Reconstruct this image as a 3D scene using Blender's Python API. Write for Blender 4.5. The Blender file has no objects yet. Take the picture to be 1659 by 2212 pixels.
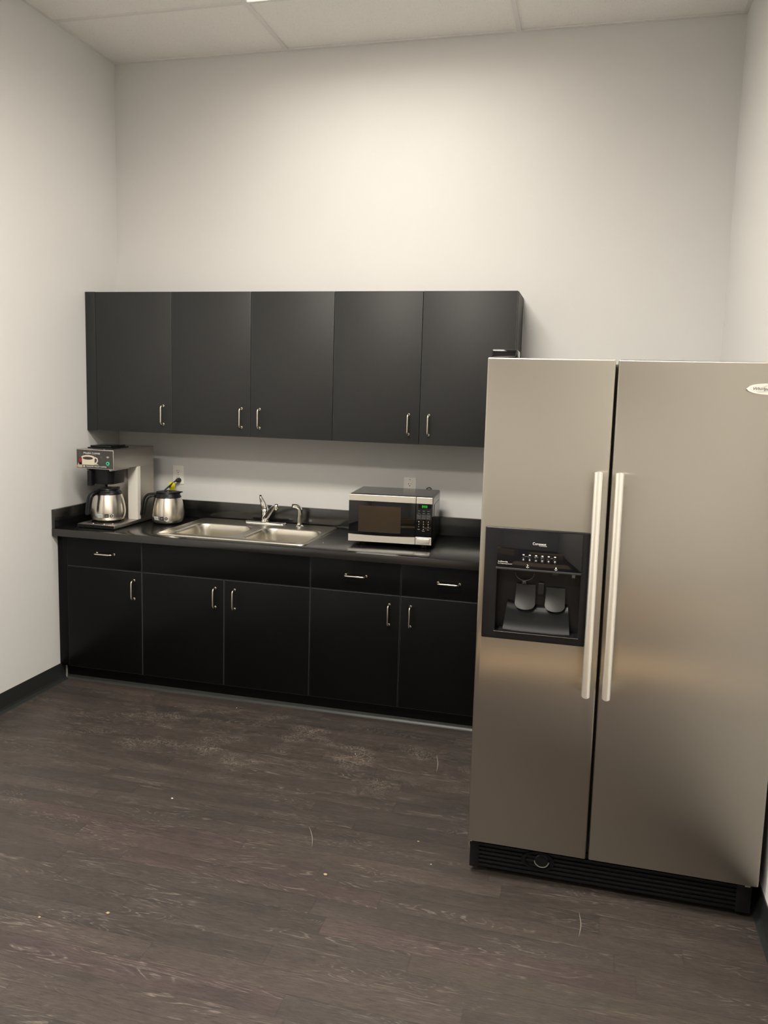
import bpy, bmesh, math, random
from mathutils import Vector, Matrix
random.seed(7)
C = bpy.context.scene.collection
PI = math.pi

# ------------------------------------------------------------------ camera
CAM = (2.7450, -4.2435, 1.6484); YAW, PITCH, ROLL = 0.2439, -0.1210, 0.0280
F, PX, PY = 1705.34, 9.85, -56.23
W, H = 1659.0, 2212.0
cd = bpy.data.cameras.new('camera'); cam = bpy.data.objects.new('camera', cd); C.objects.link(cam)
f_ = Vector((-math.sin(YAW)*math.cos(PITCH), math.cos(YAW)*math.cos(PITCH), math.sin(PITCH)))
r0 = Vector((math.cos(YAW), math.sin(YAW), 0)); u0 = r0.cross(f_)
r_ = math.cos(ROLL)*r0 + math.sin(ROLL)*u0; u_ = -math.sin(ROLL)*r0 + math.cos(ROLL)*u0
m = Matrix((r_, u_, -f_)).transposed().to_4x4(); m.translation = Vector(CAM)
cam.matrix_world = m
cd.sensor_fit = 'VERTICAL'; cd.sensor_height = 24.0; cd.lens = F/H*24.0
cd.shift_x = -PX/H
cd.shift_y = PY/H
cd.clip_start = 0.05; cd.clip_end = 60
bpy.context.scene.camera = cam

# ------------------------------------------------------------------ world / exposure
sc = bpy.context.scene
sc.view_settings.view_transform = 'Standard'; sc.view_settings.look = 'None'
sc.view_settings.gamma = 1.0; sc.view_settings.use_curve_mapping = False
sc.view_settings.exposure = 0.11
wd = bpy.data.worlds.new('world'); sc.world = wd; wd.use_nodes = True
wd.node_tree.nodes['Background'].inputs[0].default_value = (0.9, 0.93, 1.0, 1)
wd.node_tree.nodes['Background'].inputs[1].default_value = 0.02
LAMP_W = 84.0            # watts of each ceiling troffer
LAMP_COL = (1.0, 0.935, 0.835)
LAMP_SPREAD = math.radians(165)
sc.cycles.max_bounces = 10; sc.cycles.diffuse_bounces = 6; sc.cycles.glossy_bounces = 5
sc.cycles.caustics_reflective = False; sc.cycles.caustics_refractive = False
sc.cycles.sample_clamp_indirect = 4.0

# ------------------------------------------------------------------ sizes
XR, ZC, YB = 3.368, 3.456, -7.35
FY = -1.7315            # front face of the refrigerator doors
CT = 0.864              # worktop height

# ------------------------------------------------------------------ materials
def newmat(name, col, rough=0.5, metal=0.0, spec=0.5, coat=0.0, emis=None, es=0.0, aniso=0.0):
    m = bpy.data.materials.new(name); m.use_nodes = True
    b = m.node_tree.nodes['Principled BSDF']
    b.inputs['Base Color'].default_value = (*col, 1); b.inputs['Roughness'].default_value = rough
    b.inputs['Metallic'].default_value = metal; b.inputs['Specular IOR Level'].default_value = spec
    b.inputs['Coat Weight'].default_value = coat; b.inputs['Coat Roughness'].default_value = 0.04
    b.inputs['Anisotropic'].default_value = aniso
    if emis: b.inputs['Emission Color'].default_value = (*emis, 1); b.inputs['Emission Strength'].default_value = es
    return m
def NT(m): return m.node_tree.nodes, m.node_tree.links, m.node_tree.nodes['Principled BSDF']
def coords(m, scale=(1,1,1), rot=(0,0,0)):
    n, l, b = NT(m); t = n.new('ShaderNodeTexCoord'); mp = n.new('ShaderNodeMapping')
    mp.inputs['Scale'].default_value = scale; mp.inputs['Rotation'].default_value = rot
    l.new(t.outputs['Object'], mp.inputs['Vector']); return mp.outputs[0]
def noise(m, vec, scale, detail=4, rough=0.55, dist=0.0):
    n, l, b = NT(m); t = n.new('ShaderNodeTexNoise'); t.inputs['Scale'].default_value = scale
    t.inputs['Detail'].default_value = detail; t.inputs['Roughness'].default_value = rough
    t.inputs['Distortion'].default_value = dist; l.new(vec, t.inputs['Vector']); return t.outputs['Fac']
def ramp(m, fac, stops, interp='LINEAR'):
    n, l, b = NT(m); r = n.new('ShaderNodeValToRGB'); r.color_ramp.interpolation = interp
    e = r.color_ramp.elements
    while len(e) < len(stops): e.new(0.5)
    for k, (p, c) in enumerate(stops):
        e[k].position = p; e[k].color = (*c, 1) if not isinstance(c, (int, float)) else (c, c, c, 1)
    l.new(fac, r.inputs[0]); return r.outputs[0]
def math_(m, op, a, b=None, c=None, clamp=False):
    n, l, _ = NT(m); t = n.new('ShaderNodeMath'); t.operation = op; t.use_clamp = clamp
    for k, v in enumerate((a, b, c)):
        if v is None: continue
        if isinstance(v, (int, float)): t.inputs[k].default_value = v
        else: l.new(v, t.inputs[k])
    return t.outputs[0]
def mixc(m, fac, a, b, mode='MIX'):
    n, l, _ = NT(m); t = n.new('ShaderNodeMix'); t.data_type = 'RGBA'; t.blend_type = mode
    for s, v in ((t.inputs[0], fac), (t.inputs[6], a), (t.inputs[7], b)):
        if isinstance(v, (int, float)): s.default_value = v
        elif isinstance(v, tuple): s.default_value = (*v, 1)
        else: l.new(v, s)
    return t.outputs[2]
def bump(m, fac, strength=0.2, dist=0.001):
    n, l, b = NT(m); t = n.new('ShaderNodeBump'); t.inputs['Strength'].default_value = strength
    t.inputs['Distance'].default_value = dist; l.new(fac, t.inputs['Height']); l.new(t.outputs[0], b.inputs['Normal'])
def setin(m, name, sock): n, l, b = NT(m); l.new(sock, b.inputs[name])

M = {}
def wallmat(name, col):
    w = newmat(name, col, 0.75, spec=0.25); v = coords(w)
    bump(w, noise(w, v, 260, 3), 0.35, 0.0008)
    f = noise(w, v, 1.3, 2); setin(w, 'Base Color', mixc(w, f, tuple(c*0.975 for c in col), tuple(min(1, c*1.02) for c in col)))
    return w
M['wall'] = wallmat('paint_wall', (0.658, 0.652, 0.640))
# acoustic ceiling tile
t = newmat('ceiling_tile', (0.62, 0.61, 0.58), 0.9, spec=0.1); v = coords(t)
sp = noise(t, v, 190, 3, 0.7)
setin(t, 'Base Color', ramp(t, sp, [(0.30, (0.70, 0.69, 0.66)), (0.44, (0.86, 0.85, 0.82)), (1.0, (0.88, 0.87, 0.84))]))
bump(t, sp, 0.4, 0.0015); M['tile'] = t
M['tee'] = newmat('ceiling_grid_white', (0.74, 0.73, 0.71), 0.5)
M['rubber'] = newmat('vinyl_base_black', (0.018, 0.020, 0.020), 0.38, spec=0.5)
# floor: grey brown wood look planks
fl = newmat('plank_floor', (0.1, 0.08, 0.07), 0.5, spec=0.35)
n, l, b = NT(fl)
tc = n.new('ShaderNodeTexCoord'); sx = n.new('ShaderNodeSeparateXYZ'); l.new(tc.outputs['Object'], sx.inputs[0])
PW, PL = 0.0828, 0.93
yy = math_(fl, 'DIVIDE', math_(fl, 'ADD', sx.outputs[1], 2.135+PW*200), PW)
row = math_(fl, 'FLOOR', yy); yf = math_(fl, 'FRACT', yy)
wn = n.new('ShaderNodeTexWhiteNoise'); wn.noise_dimensions = '1D'; l.new(row, wn.inputs['W'])
xx = math_(fl, 'ADD', math_(fl, 'DIVIDE', sx.outputs[0], PL), math_(fl, 'MULTIPLY_ADD', wn.outputs[0], 3.0, 20.0))
col_ = math_(fl, 'FLOOR', xx); xf = math_(fl, 'FRACT', xx)
wn2 = n.new('ShaderNodeTexWhiteNoise'); wn2.noise_dimensions = '2D'
cb = n.new('ShaderNodeCombineXYZ'); l.new(row, cb.inputs[0]); l.new(col_, cb.inputs[1]); l.new(cb.outputs[0], wn2.inputs['Vector'])
rnd = wn2.outputs['Value']
# per plank shifted coordinates
off = n.new('ShaderNodeVectorMath'); off.operation = 'MULTIPLY_ADD'
l.new(wn2.outputs['Color'], off.inputs[0]); off.inputs[1].default_value = (7, 7, 7); l.new(tc.outputs['Object'], off.inputs[2])
mpa = n.new('ShaderNodeMapping'); mpa.inputs['Scale'].default_value = (1.0, 7.0, 1.0); l.new(off.outputs[0], mpa.inputs[0])
mpb = n.new('ShaderNodeMapping'); mpb.inputs['Scale'].default_value = (1.0, 15.0, 1.0); l.new(off.outputs[0], mpb.inputs[0])
cloud = noise(fl, mpa.outputs[0], 1.6, 4, 0.6, 0.4)
fine = noise(fl, mpb.outputs[0], 27.0, 6, 0.74, 0.3)
mpc = n.new('ShaderNodeMapping'); mpc.inputs['Scale'].default_value = (0.75, 5.2, 1.0); l.new(off.outputs[0], mpc.inputs[0])
field = noise(fl, mpc.outputs[0], 1.9, 3, 0.5, 0.9)
rings = math_(fl, 'PINGPONG', math_(fl, 'MULTIPLY', field, 46.0), 1.0)
ringl = ramp(fl, rings, [(0.0, 0.0), (0.62, 0.0), (0.97, 1.0)])
mask = ramp(fl, noise(fl, mpa.outputs[0], 2.1, 3, 0.6), [(0.0, 0.0), (0.47, 0.0), (0.62, 1.0)])
brk = ramp(fl, noise(fl, mpb.outputs[0], 17.0, 4, 0.7), [(0.0, 0.0), (0.42, 0.0), (0.60, 1.0)])
streak = math_(fl, 'MULTIPLY', math_(fl, 'MULTIPLY', ringl, mask), brk)
base = ramp(fl, rnd, [(0.0, (0.0319, 0.0273, 0.0253)), (0.35, (0.037, 0.0312, 0.0286)), (0.65, (0.0397, 0.0326, 0.0293)), (0.85, (0.041, 0.0312, 0.0305)), (1.0, (0.0456, 0.0378, 0.0326))])
c1 = mixc(fl, ramp(fl, cloud, [(0.30, 0.0), (0.70, 1.0)]), (0.76, 0.77, 0.78), (1.26, 1.22, 1.19))
base2 = mixc(fl, 1.0, base, c1, 'MULTIPLY')
c2 = mixc(fl, ramp(fl, fine, [(0.32, 0.0), (0.68, 1.0)]), (0.48, 0.48, 0.49), (1.52, 1.49, 1.45))
base3 = mixc(fl, 1.0, base2, c2, 'MULTIPLY')
base4 = mixc(fl, math_(fl, 'MULTIPLY', streak, 0.70), base3, (0.175, 0.150, 0.128))
# pale scuffs worn into the planks in front of the cabinets
sc1 = noise(fl, coords(fl, (1, 1, 1)), 26.0, 5, 0.65, 2.2)
arc = ramp(fl, math_(fl, 'ABSOLUTE', math_(fl, 'SUBTRACT', sc1, 0.5)), [(0.0, 1.0), (0.010, 0.6), (0.028, 0.0)])
dx = math_(fl, 'DIVIDE', math_(fl, 'SUBTRACT', sx.outputs[0], 1.35), 1.25); dy = math_(fl, 'DIVIDE', math_(fl, 'ADD', sx.outputs[1], 0.98), 0.42)
rad = math_(fl, 'ADD', math_(fl, 'MULTIPLY', dx, dx), math_(fl, 'MULTIPLY', dy, dy))
zone = ramp(fl, rad, [(0.0, 1.0), (0.35, 0.9), (1.0, 0.0)])
patch = ramp(fl, noise(fl, coords(fl, (1, 1.8, 1)), 4.2, 3, 0.6), [(0.0, 0.0), (0.50, 0.0), (0.64, 1.0)])
sm = math_(fl, 'MULTIPLY', math_(fl, 'MULTIPLY', arc, zone), patch)
base5 = mixc(fl, math_(fl, 'MULTIPLY', sm, 0.55), base4, (0.36, 0.31, 0.25))
gy = math_(fl, 'MINIMUM', yf, math_(fl, 'SUBTRACT', 1.0, yf)); gx = math_(fl, 'MINIMUM', xf, math_(fl, 'SUBTRACT', 1.0, xf))
g1 = ramp(fl, gy, [(0.0, 0.0), (0.011, 0.0), (0.022, 1.0)]); g2 = ramp(fl, gx, [(0.0, 0.0), (0.0012, 0.0), (0.0022, 1.0)])
gap = math_(fl, 'MULTIPLY', g1, g2)
base6 = mixc(fl, gap, mixc(fl, 1.0, base5, (0.80, 0.80, 0.80), 'MULTIPLY'), base5)
l.new(base6, b.inputs['Base Color'])
l.new(ramp(fl, fine, [(0.0, 0.38), (1.0, 0.56)]), b.inputs['Roughness'])
bump(fl, math_(fl, 'MULTIPLY_ADD', gap, 1.0, math_(fl, 'MULTIPLY', fine, 0.5)), 0.22, 0.0006)
M['floor'] = fl
# black laminate
def laminate(name, col, rough, gs, spec=0.5):
    m = newmat(name, col, rough, spec=spec); v = coords(m, gs)
    g = noise(m, v, 30, 4, 0.6)
    setin(m, 'Base Color', mixc(m, g, tuple(c*0.7 for c in col), tuple(c*1.35 for c in col)))
    bump(m, g, 0.10, 0.0004); return m
M['cab'] = laminate('black_laminate_shaded_lower', (0.0024, 0.0024, 0.0025), 0.34, (14, 14, 1), 0.14)  # one laminate on all cabinets; this copy is darkened for the shade low down
M['cabu'] = laminate('black_laminate_lit_upper', (0.0165, 0.0170, 0.0172), 0.50, (14, 14, 1), 0.34)  # same laminate, colour lightened to carry the light on the upper doors
M['cabedge'] = newmat('laminate_edge_highlight', (0.045, 0.045, 0.044), 0.35)  # paler edge colour paints the thin highlights along doors and drawers
M['carc'] = newmat('cabinet_inside_black', (0.006, 0.006, 0.006), 0.7)
ct = newmat('worktop_laminate', (0.006, 0.006, 0.006), 0.24, spec=0.85); v = coords(ct)
cn = noise(ct, v, 7, 5, 0.65, 1.0)
setin(ct, 'Base Color', mixc(ct, ramp(ct, cn, [(0.4, 0.0), (0.75, 1.0)]), (0.0045, 0.0046, 0.0048), (0.0068, 0.0068, 0.0064)))
setin(ct, 'Roughness', ramp(ct, cn, [(0.3, 0.19), (0.8, 0.24)])); bump(ct, noise(ct, v, 700, 2), 0.25, 0.0003)
M['top'] = ct
# metals
def brushed(name, col, rough, scale, bs=0.08, aniso=0.0, metal=1.0):
    m = newmat(name, col, rough, metal=metal, aniso=aniso); v = coords(m, scale)
    g = noise(m, v, 40, 4, 0.7)
    setin(m, 'Roughness', ramp(m, g, [(0.2, rough*0.88), (0.8, rough*1.12)])); bump(m, g, bs, 0.0003); return m
M['steel'] = brushed('brushed_steel_appliance', (0.50, 0.475, 0.435), 0.36, (1, 1, 60), 0.05)
# fridge steel: soft vertical smearing, faint wiped patches
fs = newmat('brushed_steel_fridge', (0.485, 0.452, 0.395), 0.33, metal=1.0, aniso=1.0); v = coords(fs, (1.0, 1.0, 90.0))
g = noise(fs, v, 30, 4, 0.7); w2 = noise(fs, coords(fs, (1, 1, 1)), 3.0, 3, 0.6)
setin(fs, 'Roughness', math_(fs, 'ADD', ramp(fs, g, [(0.2, 0.30), (0.8, 0.34)]), math_(fs, 'MULTIPLY_ADD', w2, 0.06, -0.03)))
n, l, b = NT(fs); tg_ = n.new('ShaderNodeTangent'); tg_.direction_type = 'RADIAL'; tg_.axis = 'Z'; l.new(tg_.outputs[0], b.inputs['Tangent'])
M['fridge'] = fs
M['sink'] = newmat('satin_steel_sink', (0.63, 0.595, 0.52), 0.28, metal=1.0)
M['carafe'] = newmat('brushed_steel_carafe', (0.70, 0.655, 0.58), 0.28, metal=1.0, aniso=0.75); n, l, b = NT(M['carafe'])
b.inputs['Anisotropic Rotation'].default_value = 0.25; tg_ = n.new('ShaderNodeTangent'); tg_.direction_type = 'RADIAL'; tg_.axis = 'Z'; l.new(tg_.outputs[0], b.inputs['Tangent'])
M['chrome'] = newmat('chrome', (0.80, 0.79, 0.77), 0.06, metal=1.0)
M['nickel'] = newmat('satin_nickel', (0.78, 0.72, 0.62), 0.24, metal=1.0)
M['alu'] = newmat('satin_aluminium_handle', (0.90, 0.87, 0.80), 0.36, metal=0.92)
M['flange'] = newmat('pale_steel_flange', (0.78, 0.75, 0.68), 0.5, metal=0.15)
M['mwsteel'] = newmat('microwave_steel_trim', (0.74, 0.71, 0.64), 0.34, metal=0.75)
M['gloss'] = newmat('black_gloss_plastic', (0.005, 0.005, 0.006), 0.06, spec=0.4)
M['glossd'] = newmat('black_gloss_dispenser', (0.006, 0.006, 0.007), 0.05, spec=0.32)
M['mwtop'] = newmat('black_gloss_enamel', (0.012, 0.012, 0.012), 0.12, spec=0.6)
M['satin'] = newmat('black_satin_plastic', (0.006, 0.006, 0.007), 0.34, spec=0.25)
M['matte'] = newmat('black_matte_plastic', (0.010, 0.010, 0.011), 0.55)
M['grey'] = newmat('dark_grey_plastic', (0.022, 0.022, 0.022), 0.36, spec=0.4)
M['paddle'] = newmat('dark_grey_translucent_plastic', (0.013, 0.013, 0.0125), 0.30, spec=0.25)
M['void'] = newmat('cavity_black', (0.004, 0.004, 0.004), 0.6)
M['dark'] = newmat('dark_bezel', (0.0045, 0.0045, 0.005), 0.32, spec=0.2)
M['white'] = newmat('white_plastic', (0.90, 0.88, 0.82), 0.35)
M['whitep'] = newmat('white_print', (0.62, 0.61, 0.58), 0.5)
M['greyp'] = newmat('grey_print', (0.30, 0.30, 0.30), 0.5)
M['darkp'] = newmat('dark_print', (0.03, 0.03, 0.03), 0.5)
M['slot'] = newmat('slot_dark', (0.012, 0.011, 0.010), 0.6)
M['yellow'] = newmat('yellow_tag_plastic', (0.72, 0.62, 0.02), 0.35)
M['tagink'] = newmat('tag_print', (0.16, 0.13, 0.01), 0.5)
M['lblue'] = newmat('pale_sticker', (0.50, 0.54, 0.54), 0.45)
M['bpanel'] = newmat('coffee_panel_print', (0.050, 0.045, 0.043), 0.25); v = coords(M['bpanel'])
setin(M['bpanel'], 'Base Color', ramp(M['bpanel'], noise(M['bpanel'], v, 9, 4, 0.6, 1.0), [(0.45, (0.040, 0.036, 0.036)), (0.70, (0.13, 0.11, 0.085))]))
M['cup'] = newmat('cup_print', (0.58, 0.52, 0.42), 0.3)
M['cupsh'] = newmat('cup_print_rim', (0.36, 0.31, 0.25), 0.3)
M['brew'] = newmat('coffee_print', (0.035, 0.028, 0.024), 0.3)
M['red'] = newmat('red_switch', (0.22, 0.012, 0.010), 0.3)
M['greenl'] = newmat('green_lamp', (0.02, 0.30, 0.14), 0.25, emis=(0.05, 0.9, 0.4), es=0.25)
M['led'] = newmat('green_display', (0.0, 0.1, 0.01), 0.4, emis=(0.04, 1.0, 0.04), es=0.55)
M['ledc'] = newmat('clear_lens', (0.75, 0.75, 0.72), 0.15)
M['glass'] = newmat('microwave_door_glass', (0.0035, 0.0035, 0.004), 0.03, spec=0.35)
M['mesh'] = newmat('microwave_window_mesh', (0.006, 0.006, 0.006), 0.04, spec=1.0)
M['card'] = newmat('cardboard', (0.36, 0.23, 0.12), 0.8, spec=0.2); v = coords(M['card'])
setin(M['card'], 'Base Color', mixc(M['card'], noise(M['card'], v, 5, 3), (0.44, 0.31, 0.18), (0.54, 0.39, 0.23)))
M['tape'] = newmat('packing_tape', (0.42, 0.33, 0.22), 0.2)
M['lens'] = newmat('light_diffuser', (0.8, 0.8, 0.78), 0.5, emis=LAMP_COL, es=3.0)
M['lampw'] = newmat('light_housing_white', (0.80, 0.79, 0.76), 0.35)
M['crumb'] = newmat('pale_crumb', (0.62, 0.60, 0.54), 0.7)
M['crumbt'] = newmat('tan_crumb', (0.26, 0.20, 0.12), 0.7)
M['scr'] = newmat('scratch_pale', (0.22, 0.20, 0.175), 0.7)
M['toe_highlight'] = newmat('toe_lip_highlight', (0.030, 0.033, 0.031), 0.35)  # paler tone on the vinyl lip paints the highlight along the toe base

# ------------------------------------------------------------------ mesh helpers
def rootmat(o):
    while o.parent: o = o.parent
    return Matrix.Translation(o.location) @ o.rotation_euler.to_matrix().to_4x4()
def obj(name, bm, mat, parent=None, world=True, smooth=None, label=None):
    """links a bmesh as one object; world=True: bmesh is in world coordinates"""
    if parent is not None and world: bm.transform(rootmat(parent).inverted())
    me = bpy.data.meshes.new(name)
    if smooth is not None:
        for fc in bm.faces: fc.smooth = True
        for e in bm.edges:
            if len(e.link_faces) == 2 and e.calc_face_angle(0) > math.radians(smooth): e.smooth = False
    bm.to_mesh(me); bm.free()
    mats = mat if isinstance(mat, (list, tuple)) else [mat]
    for k in mats: me.materials.append(k)
    o = bpy.data.objects.new(name, me); C.objects.link(o)
    if parent is not None: o.parent = parent
    if label: o['label'] = label
    return o
def thing(name, label, cat, loc=(0, 0, 0), rotz=0, group=None):
    o = bpy.data.objects.new(name, None); C.objects.link(o); o.empty_display_size = 0.1
    o.location = loc; o.rotation_euler = (0, 0, rotz); o['label'] = label; o['category'] = cat
    if group: o['group'] = group
    return o
def struct(o): o['kind'] = 'structure'; return o
def BM(): return bmesh.new()
def bx(bm, x0, x1, y0, y1, z0, z1, bev=0.0, seg=2, mi=0):
    t = bmesh.new(); bmesh.ops.create_cube(t, size=1.0)
    for v in t.verts:
        v.co = Vector(((x0+x1)/2 + v.co.x*(x1-x0), (y0+y1)/2 + v.co.y*(y1-y0), (z0+z1)/2 + v.co.z*(z1-z0)))
    if bev > 0: bmesh.ops.bevel(t, geom=t.edges[:], offset=bev, segments=seg, profile=0.5, affect='EDGES')
    merge(bm, t, mi); return bm
def merge(bm, t, mi=0):
    for fc in t.faces: fc.material_index = mi
    me = bpy.data.meshes.new('tmp'); t.to_mesh(me); t.free()
    bm.from_mesh(me); bpy.data.meshes.remove(me)
def B(*a, **k): return bx(BM(), *a, **k)
def lathe(bm, prof, cx=0, cy=0, cz=0, n=48, a0=0, a1=2*PI, cap=True):
    """profile of (r, z)"""
    full = abs(a1-a0-2*PI) < 1e-6; cnt = n if full else n+1; rings = []
    for r, z in prof:
        if r < 1e-6: rings.append([bm.verts.new((cx, cy, cz+z))]); continue
        rings.append([bm.verts.new((cx+r*math.cos(a0+(a1-a0)*k/n), cy+r*math.sin(a0+(a1-a0)*k/n), cz+z)) for k in range(cnt)])
    for A, Bb in zip(rings, rings[1:]):
        for k in range(n):
            k2 = (k+1) % cnt
            if not full and k+1 >= cnt: continue
            if len(A) == 1 and len(Bb) == 1: continue
            if len(A) == 1: bm.faces.new((A[0], Bb[k2], Bb[k]))
            elif len(Bb) == 1: bm.faces.new((A[k], A[k2], Bb[0]))
            else: bm.faces.new((A[k], A[k2], Bb[k2], Bb[k]))
    if cap:
        for R_ in (rings[0], rings[-1]):
            if len(R_) > 2:
                try: bm.faces.new(R_)
                except ValueError: pass
    bmesh.ops.recalc_face_normals(bm, faces=bm.faces[:]); return bm
def smoothpath(pts, sub=6):
    P = [Vector(p) for p in pts]; out = []
    for i in range(len(P)-1):
        p0 = P[max(i-1, 0)]; p1 = P[i]; p2 = P[i+1]; p3 = P[min(i+2, len(P)-1)]
        for k in range(sub):
            t = k/sub
            out.append(0.5*((2*p1)+(-p0+p2)*t+(2*p0-5*p1+4*p2-p3)*t*t+(-p0+3*p1-3*p2+p3)*t**3))
    out.append(P[-1]); return out
def sweep(bm, path, radii, n=12, up=Vector((0, 0, 1)), cap=True):
    """elliptic tube: radii float, (a,b), or list of those; a along side, b along 'up'"""
    path = [Vector(p) for p in path]; N = len(path); rings = []
    prevS = None
    for i, p in enumerate(path):
        T = (path[min(i+1, N-1)] - path[max(i-1, 0)]).normalized()
        if prevS is None:
            S = T.cross(up)
            if S.length < 1e-4: S = T.cross(Vector((1, 0, 0)))
            S.normalize()
        else:
            S = (prevS - T*prevS.dot(T)).normalized()
        prevS = S; U = S.cross(T)
        r = radii[i] if isinstance(radii, list) else radii
        a, b_ = r if isinstance(r, tuple) else (r, r)
        rings.append([bm.verts.new(p + S*a*math.cos(2*PI*k/n) + U*b_*math.sin(2*PI*k/n)) for k in range(n)])
    for A, Bb in zip(rings, rings[1:]):
        for k in range(n): bm.faces.new((A[k], A[(k+1) % n], Bb[(k+1) % n], Bb[k]))
    if cap: bm.faces.new(rings[0][::-1]); bm.faces.new(rings[-1])
    bmesh.ops.recalc_face_normals(bm, faces=bm.faces[:]); return bm
def rrect(x0, x1, y0, y1, r, n=8):
    out = []
    for cx, cy, a in ((x1-r, y1-r, 0), (x0+r, y1-r, PI/2), (x0+r, y0+r, PI), (x1-r, y0+r, 1.5*PI)):
        for k in range(n+1):
            t = a + PI/2*k/n; out.append((cx+r*math.cos(t), cy+r*math.sin(t)))
    return out
def prism(bm, pts, axis, a, b_, mi=0):
    """polygon of 2D points extruded along axis from a to b. axis 'y': points are (x,z); 'z': (x,y); 'x': (y,z)"""
    def P(p, t): return {'y': (p[0], t, p[1]), 'z': (p[0], p[1], t), 'x': (t, p[0], p[1])}[axis]
    A = [bm.verts.new(P(p, a)) for p in pts]; Bv = [bm.verts.new(P(p, b_)) for p in pts]
    fs = [bm.faces.new(A), bm.faces.new(Bv[::-1])]
    for k in range(len(pts)): fs.append(bm.faces.new((A[k], Bv[k], Bv[(k+1) % len(pts)], A[(k+1) % len(pts)])))
    for f in fs: f.material_index = mi
    bmesh.ops.recalc_face_normals(bm, faces=fs); return bm
def ellipse(cx, cy, a, b_, n=32, t0=0, t1=2*PI): return [(cx+a*math.cos(t0+(t1-t0)*k/n), cy+b_*math.sin(t0+(t1-t0)*k/n)) for k in range(n)]
def loft(bm, loops):
    """loops: lists of 3D points with equal length, closed rings"""
    R_ = [[bm.verts.new(p) for p in lp] for lp in loops]
    for A, Bb in zip(R_, R_[1:]):
        for k in range(len(A)): bm.faces.new((A[k], A[(k+1) % len(A)], Bb[(k+1) % len(A)], Bb[k]))
    return R_
def text_bm(s, x, y, z, width=None, height=0.01, depth=0.0004, shear=0.0, bold=0.0, align='LEFT'):
    """lettering in the xz plane facing -y, left edge at x, base line z"""
    cu = bpy.data.curves.new('t', 'FONT'); cu.body = s; cu.size = 1.0; cu.shear = shear; cu.extrude = 0.0
    cu.offset = bold; cu.resolution_u = 3
    o = bpy.data.objects.new('t', cu); C.objects.link(o); bpy.context.view_layer.update()
    me = bpy.data.meshes.new_from_object(o); bpy.data.objects.remove(o); bpy.data.curves.remove(cu)
    xs = [v.co.x for v in me.vertices]; ys = [v.co.y for v in me.vertices]
    x0, x1 = min(xs), max(xs); hh = 0.72
    sy_ = height/hh; sx_ = (width/(x1-x0)) if width else sy_
    bm = BM(); bm.from_mesh(me); bpy.data.meshes.remove(me)
    for v in bm.verts: v.co = Vector((x+(v.co.x-x0)*sx_, y, z+v.co.y*sy_))
    ge = bmesh.ops.extrude_face_region(bm, geom=bm.faces[:])
    for v in [g for g in ge['geom'] if isinstance(g, bmesh.types.BMVert)]: v.co.y += depth
    bmesh.ops.recalc_face_normals(bm, faces=bm.faces[:])
    return bm
def boolean(bm, cutters):
    me = bpy.data.meshes.new('b'); bm.to_mesh(me); bm.free(); o = bpy.data.objects.new('b', me); C.objects.link(o); cs = []
    for c in cutters:
        m2 = bpy.data.meshes.new('c'); c.to_mesh(m2); c.free(); co = bpy.data.objects.new('c', m2); C.objects.link(co); cs.append(co)
        md = o.modifiers.new('m', 'BOOLEAN'); md.operation = 'DIFFERENCE'; md.object = co; md.solver = 'EXACT'
    bpy.context.view_layer.update()
    r = bpy.data.meshes.new_from_object(o.evaluated_get(bpy.context.evaluated_depsgraph_get()))
    out = BM(); out.from_mesh(r)
    for q in [o]+cs: bpy.data.objects.remove(q)
    bpy.data.meshes.remove(r); return out

# ================================================================== THE ROOM
struct(obj('floor', B(-0.12, XR+0.12, YB-0.12, 0.12, -0.1, 0.0), M['floor']))
struct(obj('wall_back', B(-0.12, XR+0.12, 0.0, 0.12, 0, ZC+0.12), M['wall']))
struct(obj('wall_left', B(-0.12, 0.0, YB, 0.0, 0, ZC+0.12), M['wall']))
struct(obj('wall_right', B(XR, XR+0.12, YB, 0.0, 0, ZC+0.12), M['wall']))
struct(obj('wall_front', B(-0.12, XR+0.12, YB-0.12, YB, 0, ZC+0.12), M['wall']))
# suspended ceiling: tiles laid on tees
TX = [0.0, 1.058, 2.302, XR]                   # tee lines running front to back
TY = [0.0, -0.540]
while TY[-1] - 0.610 > YB: TY.append(TY[-1]-0.610)
TY.append(YB)
LAMP_ROWS = [1, 4, 7]; tw = 0.012
cbm = BM()
for i in range(3):
    for j in range(len(TY)-1):
        if i == 1 and j in LAMP_ROWS: continue
        bx(cbm, TX[i]+0.001, TX[i+1]-0.001, TY[j+1]+0.001, TY[j]-0.001, ZC+0.004, ZC+0.02)
bx(cbm, -0.12, XR+0.12, YB-0.12, 0.12, ZC+0.13, ZC+0.16)
ceil = struct(obj('ceiling', cbm, M['tile']))
g = BM()
for x in TX[1:-1]: bx(g, x-tw, x+tw, YB+0.0205, -0.0205, ZC-0.0032, ZC+0.006)
for y in TY[1:-1]:
    for i in range(3): bx(g, TX[i]+(tw if i else 0.0205), TX[i+1]-(tw if i < 2 else 0.0205), y-tw*0.75, y+tw*0.75, ZC-0.003, ZC+0.006)
bx(g, 0.0, 0.02, YB, 0.0, ZC-0.003, ZC+0.003); bx(g, XR-0.02, XR, YB, 0.0, ZC-0.003, ZC+0.003)
bx(g, 0.0202, XR-0.0202, -0.02, 0.0, ZC-0.003, ZC+0.003); bx(g, 0.0202, XR-0.0202, YB, YB+0.02, ZC-0.003, ZC+0.003)
obj('ceiling_grid', g, M['tee'], ceil)
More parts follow.
